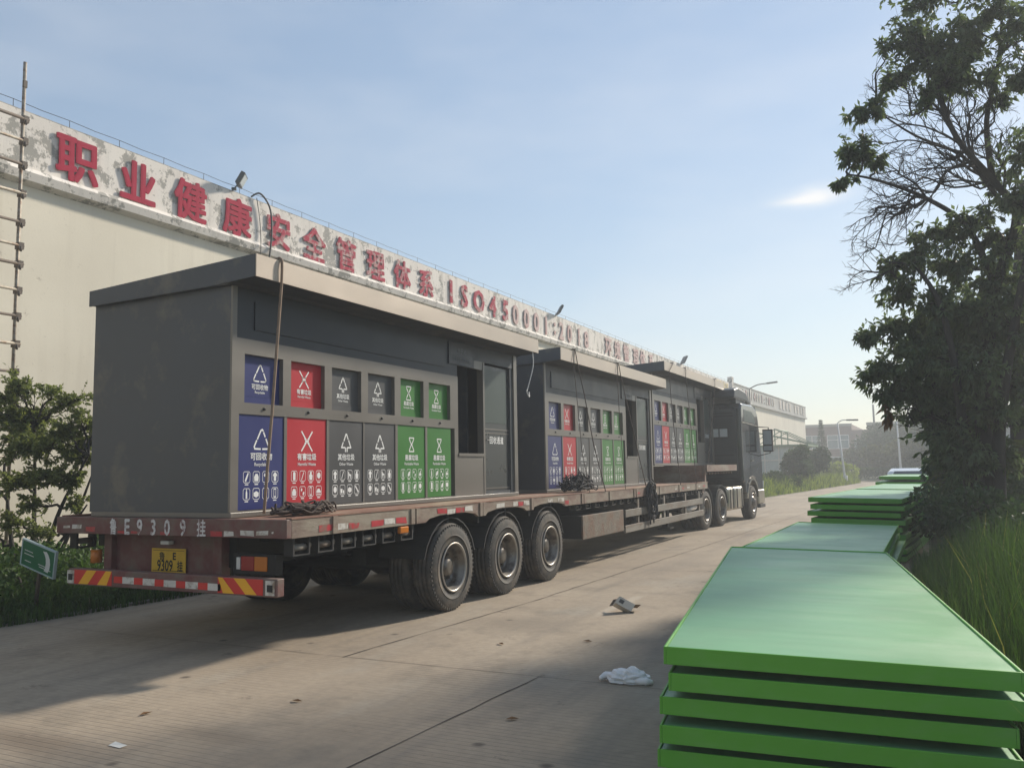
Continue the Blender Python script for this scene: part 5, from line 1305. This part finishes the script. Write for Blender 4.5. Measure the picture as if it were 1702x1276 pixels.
# big broad-leaved tree, partly bare, hanging over the panels
TY = 14.0; tb_ = (PX(1640, 800, TY).x, TY)
def T(px, py, dy=0.0): return rel(px, py, TY + dy, tb_)
stems = [([(0, 0, 0), T(1640, 760), T(1632, 690), T(1640, 600), T(1655, 480), T(1690, 360, .3), T(1650, 300, .2), T(1592, 232), T(1560, 160)], .12),
         ([(-.15, .1, 0), T(1605, 760, .2), T(1575, 690, .2), T(1530, 600, .1), T(1500, 520)], .10),
         ([(.1, -.1, 0), T(1660, 760, -.2), T(1668, 650, -.3), T(1690, 520, -.4), T(1720, 360, -.4), T(1760, 150, -.4)], .10),
         ([(-.05, -.15, 0), T(1622, 770, -.2), T(1600, 700, -.4), T(1585, 600, -.6), T(1560, 500, -.6), T(1520, 440, -.5)], .09),
         ([T(1655, 480), T(1610, 380, -.1), T(1540, 330, -.2), T(1460, 300, -.2), T(1410, 290, -.2)], .05),
         ([T(1660, 330, .2), T(1600, 260, .3), T(1520, 225, .3), T(1450, 180, .2)], .035),
         ([T(1632, 690), T(1560, 700, .1), T(1510, 660, .2), T(1470, 640, .2)], .045),
         ([T(1650, 300, .2), T(1640, 200, .3), T(1660, 100, .4), T(1670, -60, .4)], .05)]
cl = []
def C(px, py, dy, rx, rz_, tw, lv, r0=.02): cl.append((T(px, py, dy), (rx * 1.22, rx * 1.2, rz_ * 1.2), int(tw * 1.2), int(lv * 1.15), r0, .55, True, 3, .08, 2))
for a in [(1560, 70, 0, .50, .42, 26, 11), (1610, 60, .3, .55, .45, 26, 11), (1510, 60, -.1, .36, .34, 15, 10), (1575, 130, .1, .45, .34, 24, 11), (1500, 120, 0, .26, .24, 10, 9), (1640, 25, .2, .5, .4, 22, 11),
          (1520, 10, .1, .30, .28, 12, 10), (1540, 160, -.1, .3, .26, 12, 10), (1478, 75, -.2, .18, .16, 7, 8), (1500, -20, .1, .3, .3, 12, 9), (1590, -40, .1, .7, .5, 26, 11), (1680, -50, .1, .7, .5, 26, 11),
          (1430, 190, -.2, .22, .22, 12, 10), (1455, 175, -.2, .18, .18, 9, 9), (1415, 250, -.2, .20, .30, 14, 10), (1440, 245, -.1, .22, .24, 12, 9), (1400, 300, -.2, .17, .18, 9, 9), (1460, 270, -.2, .22, .12, 8, 8),
          (1690, 40, -.3, .4, .4, 16, 10), (1690, 130, -.3, .32, .34, 15, 10), (1660, 160, .2, .26, .18, 10, 8), (1640, 130, .3, .24, .2, 10, 8), (1700, 250, -.2, .34, .4, 18, 11), (1690, 330, -.4, .34, .30, 18, 11),
          (1610, 370, 0, .42, .22, 20, 10), (1560, 385, -.1, .36, .22, 16, 10), (1650, 400, .2, .5, .34, 26, 11), (1520, 430, -.3, .40, .28, 20, 10), (1580, 440, 0, .5, .36, 28, 11), (1660, 470, .1, .55, .40, 30, 11),
          (1480, 445, -.3, .22, .2, 10, 9), (1500, 480, -.3, .34, .26, 18, 10), (1560, 510, -.3, .50, .36, 30, 12), (1625, 530, 0, .55, .42, 34, 12), (1690, 540, -.2, .5, .5, 30, 12), (1480, 545, -.3, .32, .24, 16, 10),
          (1435, 560, -.4, .20, .16, 10, 9), (1520, 575, -.2, .42, .34, 26, 12), (1580, 595, -.3, .52, .40, 34, 12), (1650, 610, .2, .6, .44, 36, 12), (1700, 640, .1, .5, .4, 28, 12), (1470, 610, -.3, .30, .24, 18, 10),
          (1445, 622, -.4, .18, .16, 9, 9), (1500, 650, -.2, .36, .26, 20, 10), (1560, 665, 0, .48, .34, 30, 12), (1620, 680, .3, .5, .40, 30, 12), (1465, 655, -.3, .22, .14, 10, 9), (1530, 690, .1, .34, .16, 16, 10),
          (1590, 720, .2, .42, .30, 24, 11), (1650, 730, .5, .3, .3, 14, 10), (1570, 765, .2, .36, .22, 18, 10), (1620, 775, -.3, .36, .26, 18, 10), (1675, 760, -.1, .30, .3, 16, 10), (1600, 740, -.5, .36, .3, 20, 11), (1560, 730, -.1, .3, .2, 14, 10), (1650, 680, -.5, .4, .3, 20, 11), (1620, 620, -.6, .5, .4, 26, 12), (1545, 600, -.5, .4, .3, 22, 12), (1700, 700, .4, .24, .18, 8, 8), (1600, 640, .9, .7, .6, 30, 12), (1640, 560, .9, .7, .6, 30, 12), (1560, 560, .7, .5, .5, 24, 12), (1760, 500, 0, .8, .9, 30, 11), (1770, 250, .2, .8, .9, 22, 10), (1740, 330, -.4, .6, .6, 20, 10), (1765, 120, -.4, .7, .7, 22, 10), (1720, 420, -.4, .5, .5, 18, 10), (1760, 20, -.4, .7, .5, 18, 10), (1530, 60, .2, .45, .4, 20, 10), (1600, 110, -.2, .5, .35, 22, 10), (1480, 130, .1, .2, .14, 8, 8), (1660, 300, .4, .3, .2, 10, 8), (1540, 540, .2, .4, .3, 18, 10), (1500, 620, .2, .35, .3, 16, 10)]: C(*a)
# bare twigs in the middle of the crown
BARE = [(1590, 240, 1450, 125), (1590, 250, 1430, 200), (1600, 265, 1420, 235), (1575, 225, 1505, 135), (1610, 300, 1445, 305), (1620, 320, 1420, 340), (1605, 350, 1412, 380), (1585, 350, 1415, 408), (1565, 380, 1420, 440),
        (1560, 420, 1408, 470), (1545, 450, 1392, 488), (1640, 300, 1560, 190), (1650, 250, 1600, 120), (1660, 230, 1680, 90), (1690, 210, 1645, 70), (1600, 330, 1480, 250), (1630, 310, 1500, 330), (1640, 330, 1520, 270), (1600, 260, 1530, 300), (1660, 300, 1620, 180),
        (1580, 330, 1440, 270), (1570, 300, 1430, 410), (1600, 390, 1450, 400), (1560, 690, 1480, 672), (1540, 690, 1490, 705), (1610, 280, 1550, 120), (1690, 300, 1650, 180), (1550, 360, 1470, 365)]
bt_ = None
bt_ = small_tree('broadleaf_tree', (tb_[0], tb_[1], 0), 'big dark broad-leaved tree with half bare branches hanging over the green panels', 'tree', stems, cl, (.112, .023), 'leaf_tree', r0=.04)
br_ = MB(); ST_ = [q for P_, r_ in stems for q in smooth_path([Vector(p) for p in P_], 6)[12:]]
nearest = lambda p: min(ST_, key=lambda q: (q - p).length)
for i, (ax, ay, bx_, by_) in enumerate(BARE): twiggy(br_, nearest(T(ax, ay, .15 * math.sin(i))), T(bx_, by_, .45 * math.sin(i * 2.3)), .020 if i % 3 else .026)
br_.build('bare_branch', 'bark', bt_)
# dead leaf bundle hanging from the lowest branch
db = MB(); lp = []; ld = []
base = Vector((tb_[0], tb_[1], 0)); p0 = T(1476, 648) ; p1 = T(1476, 700)
db.tube([p0 + Vector((.03, 0, .15)), p0, p1, T(1460, 712)], [.012, .012, .008, .004], 5)
for k in range(120):
    t_ = rng.uniform(0, 1); lp.append(p0.lerp(p1, t_) + vrand(.025)); ld.append(Vector((0, 0, -1)) + vrand(.35))
db.build('dead_branch', 'bark', bt_); v, f = leaf_arrays(arr(lp), arr(ld), .13, .025); tri_mesh('dead_leaves', v, f, 'leaf_dead', bt_)
# second, darker tree behind it at the right edge
b2 = (PX(1695, 800, 19).x, 19.0)
def T2(px, py, dy=0.0): return rel(px, py, 19 + dy, b2)
st2 = [([(0, 0, 0), T2(1697, 740), T2(1692, 640), T2(1690, 500), T2(1700, 300)], .22), ([T2(1692, 640), T2(1640, 560), T2(1600, 480)], .09), ([T2(1690, 500), T2(1760, 380), T2(1800, 250)], .1)]
cl2 = [(T2(px, py, dy), (r, r, r * .75), tw, 12, .03, .3, True, 2, .3, 6) for (px, py, dy, r, tw) in [(1620, 520, 0, .8, 24), (1560, 560, .3, .8, 30), (1640, 560, .5, .9, 34), (1700, 520, .5, 1.0, 34), (1600, 640, .3, .8, 30), (1690, 640, 1, .8, 22), (1540, 640, .5, .6, 20), (1570, 720, .5, .6, 20), (1780, 420, 0, 1.3, 34), (1790, 600, 0, 1.2, 28), (1620, 735, .6, .6, 18), (1560, 770, 1, .6, 18)]]
small_tree('dense_tree', (b2[0], b2[1], 0), 'second dark tree behind the big one, its thick trunk at the right edge', 'tree', st2, cl2, (.18, .05), 'leaf_dark', r0=.05)

# ================================================================== HAZE VOLUME ADDED TO IMITATE LENS FLARE
hz_ = MB().box(-130, 130, -60, 215, -1.0, 24).build('haze', 'soil'); hz_['kind'] = 'stuff'; hz_['label'] = 'thin haze volume added through the yard to imitate lens flare'
hm = bpy.data.materials.new('flare_haze'); hm.use_nodes = True; ht = hm.node_tree; ht.nodes.clear()
pv = ht.nodes.new('ShaderNodeVolumePrincipled'); pv.inputs['Color'].default_value = (.92, .95, .97, 1); pv.inputs['Density'].default_value = .0038; pv.inputs['Anisotropy'].default_value = .22
ho = ht.nodes.new('ShaderNodeOutputMaterial'); ht.links.new(pv.outputs[0], ho.inputs['Volume'])
hz_.data.materials.clear(); hz_.data.materials.append(hm)
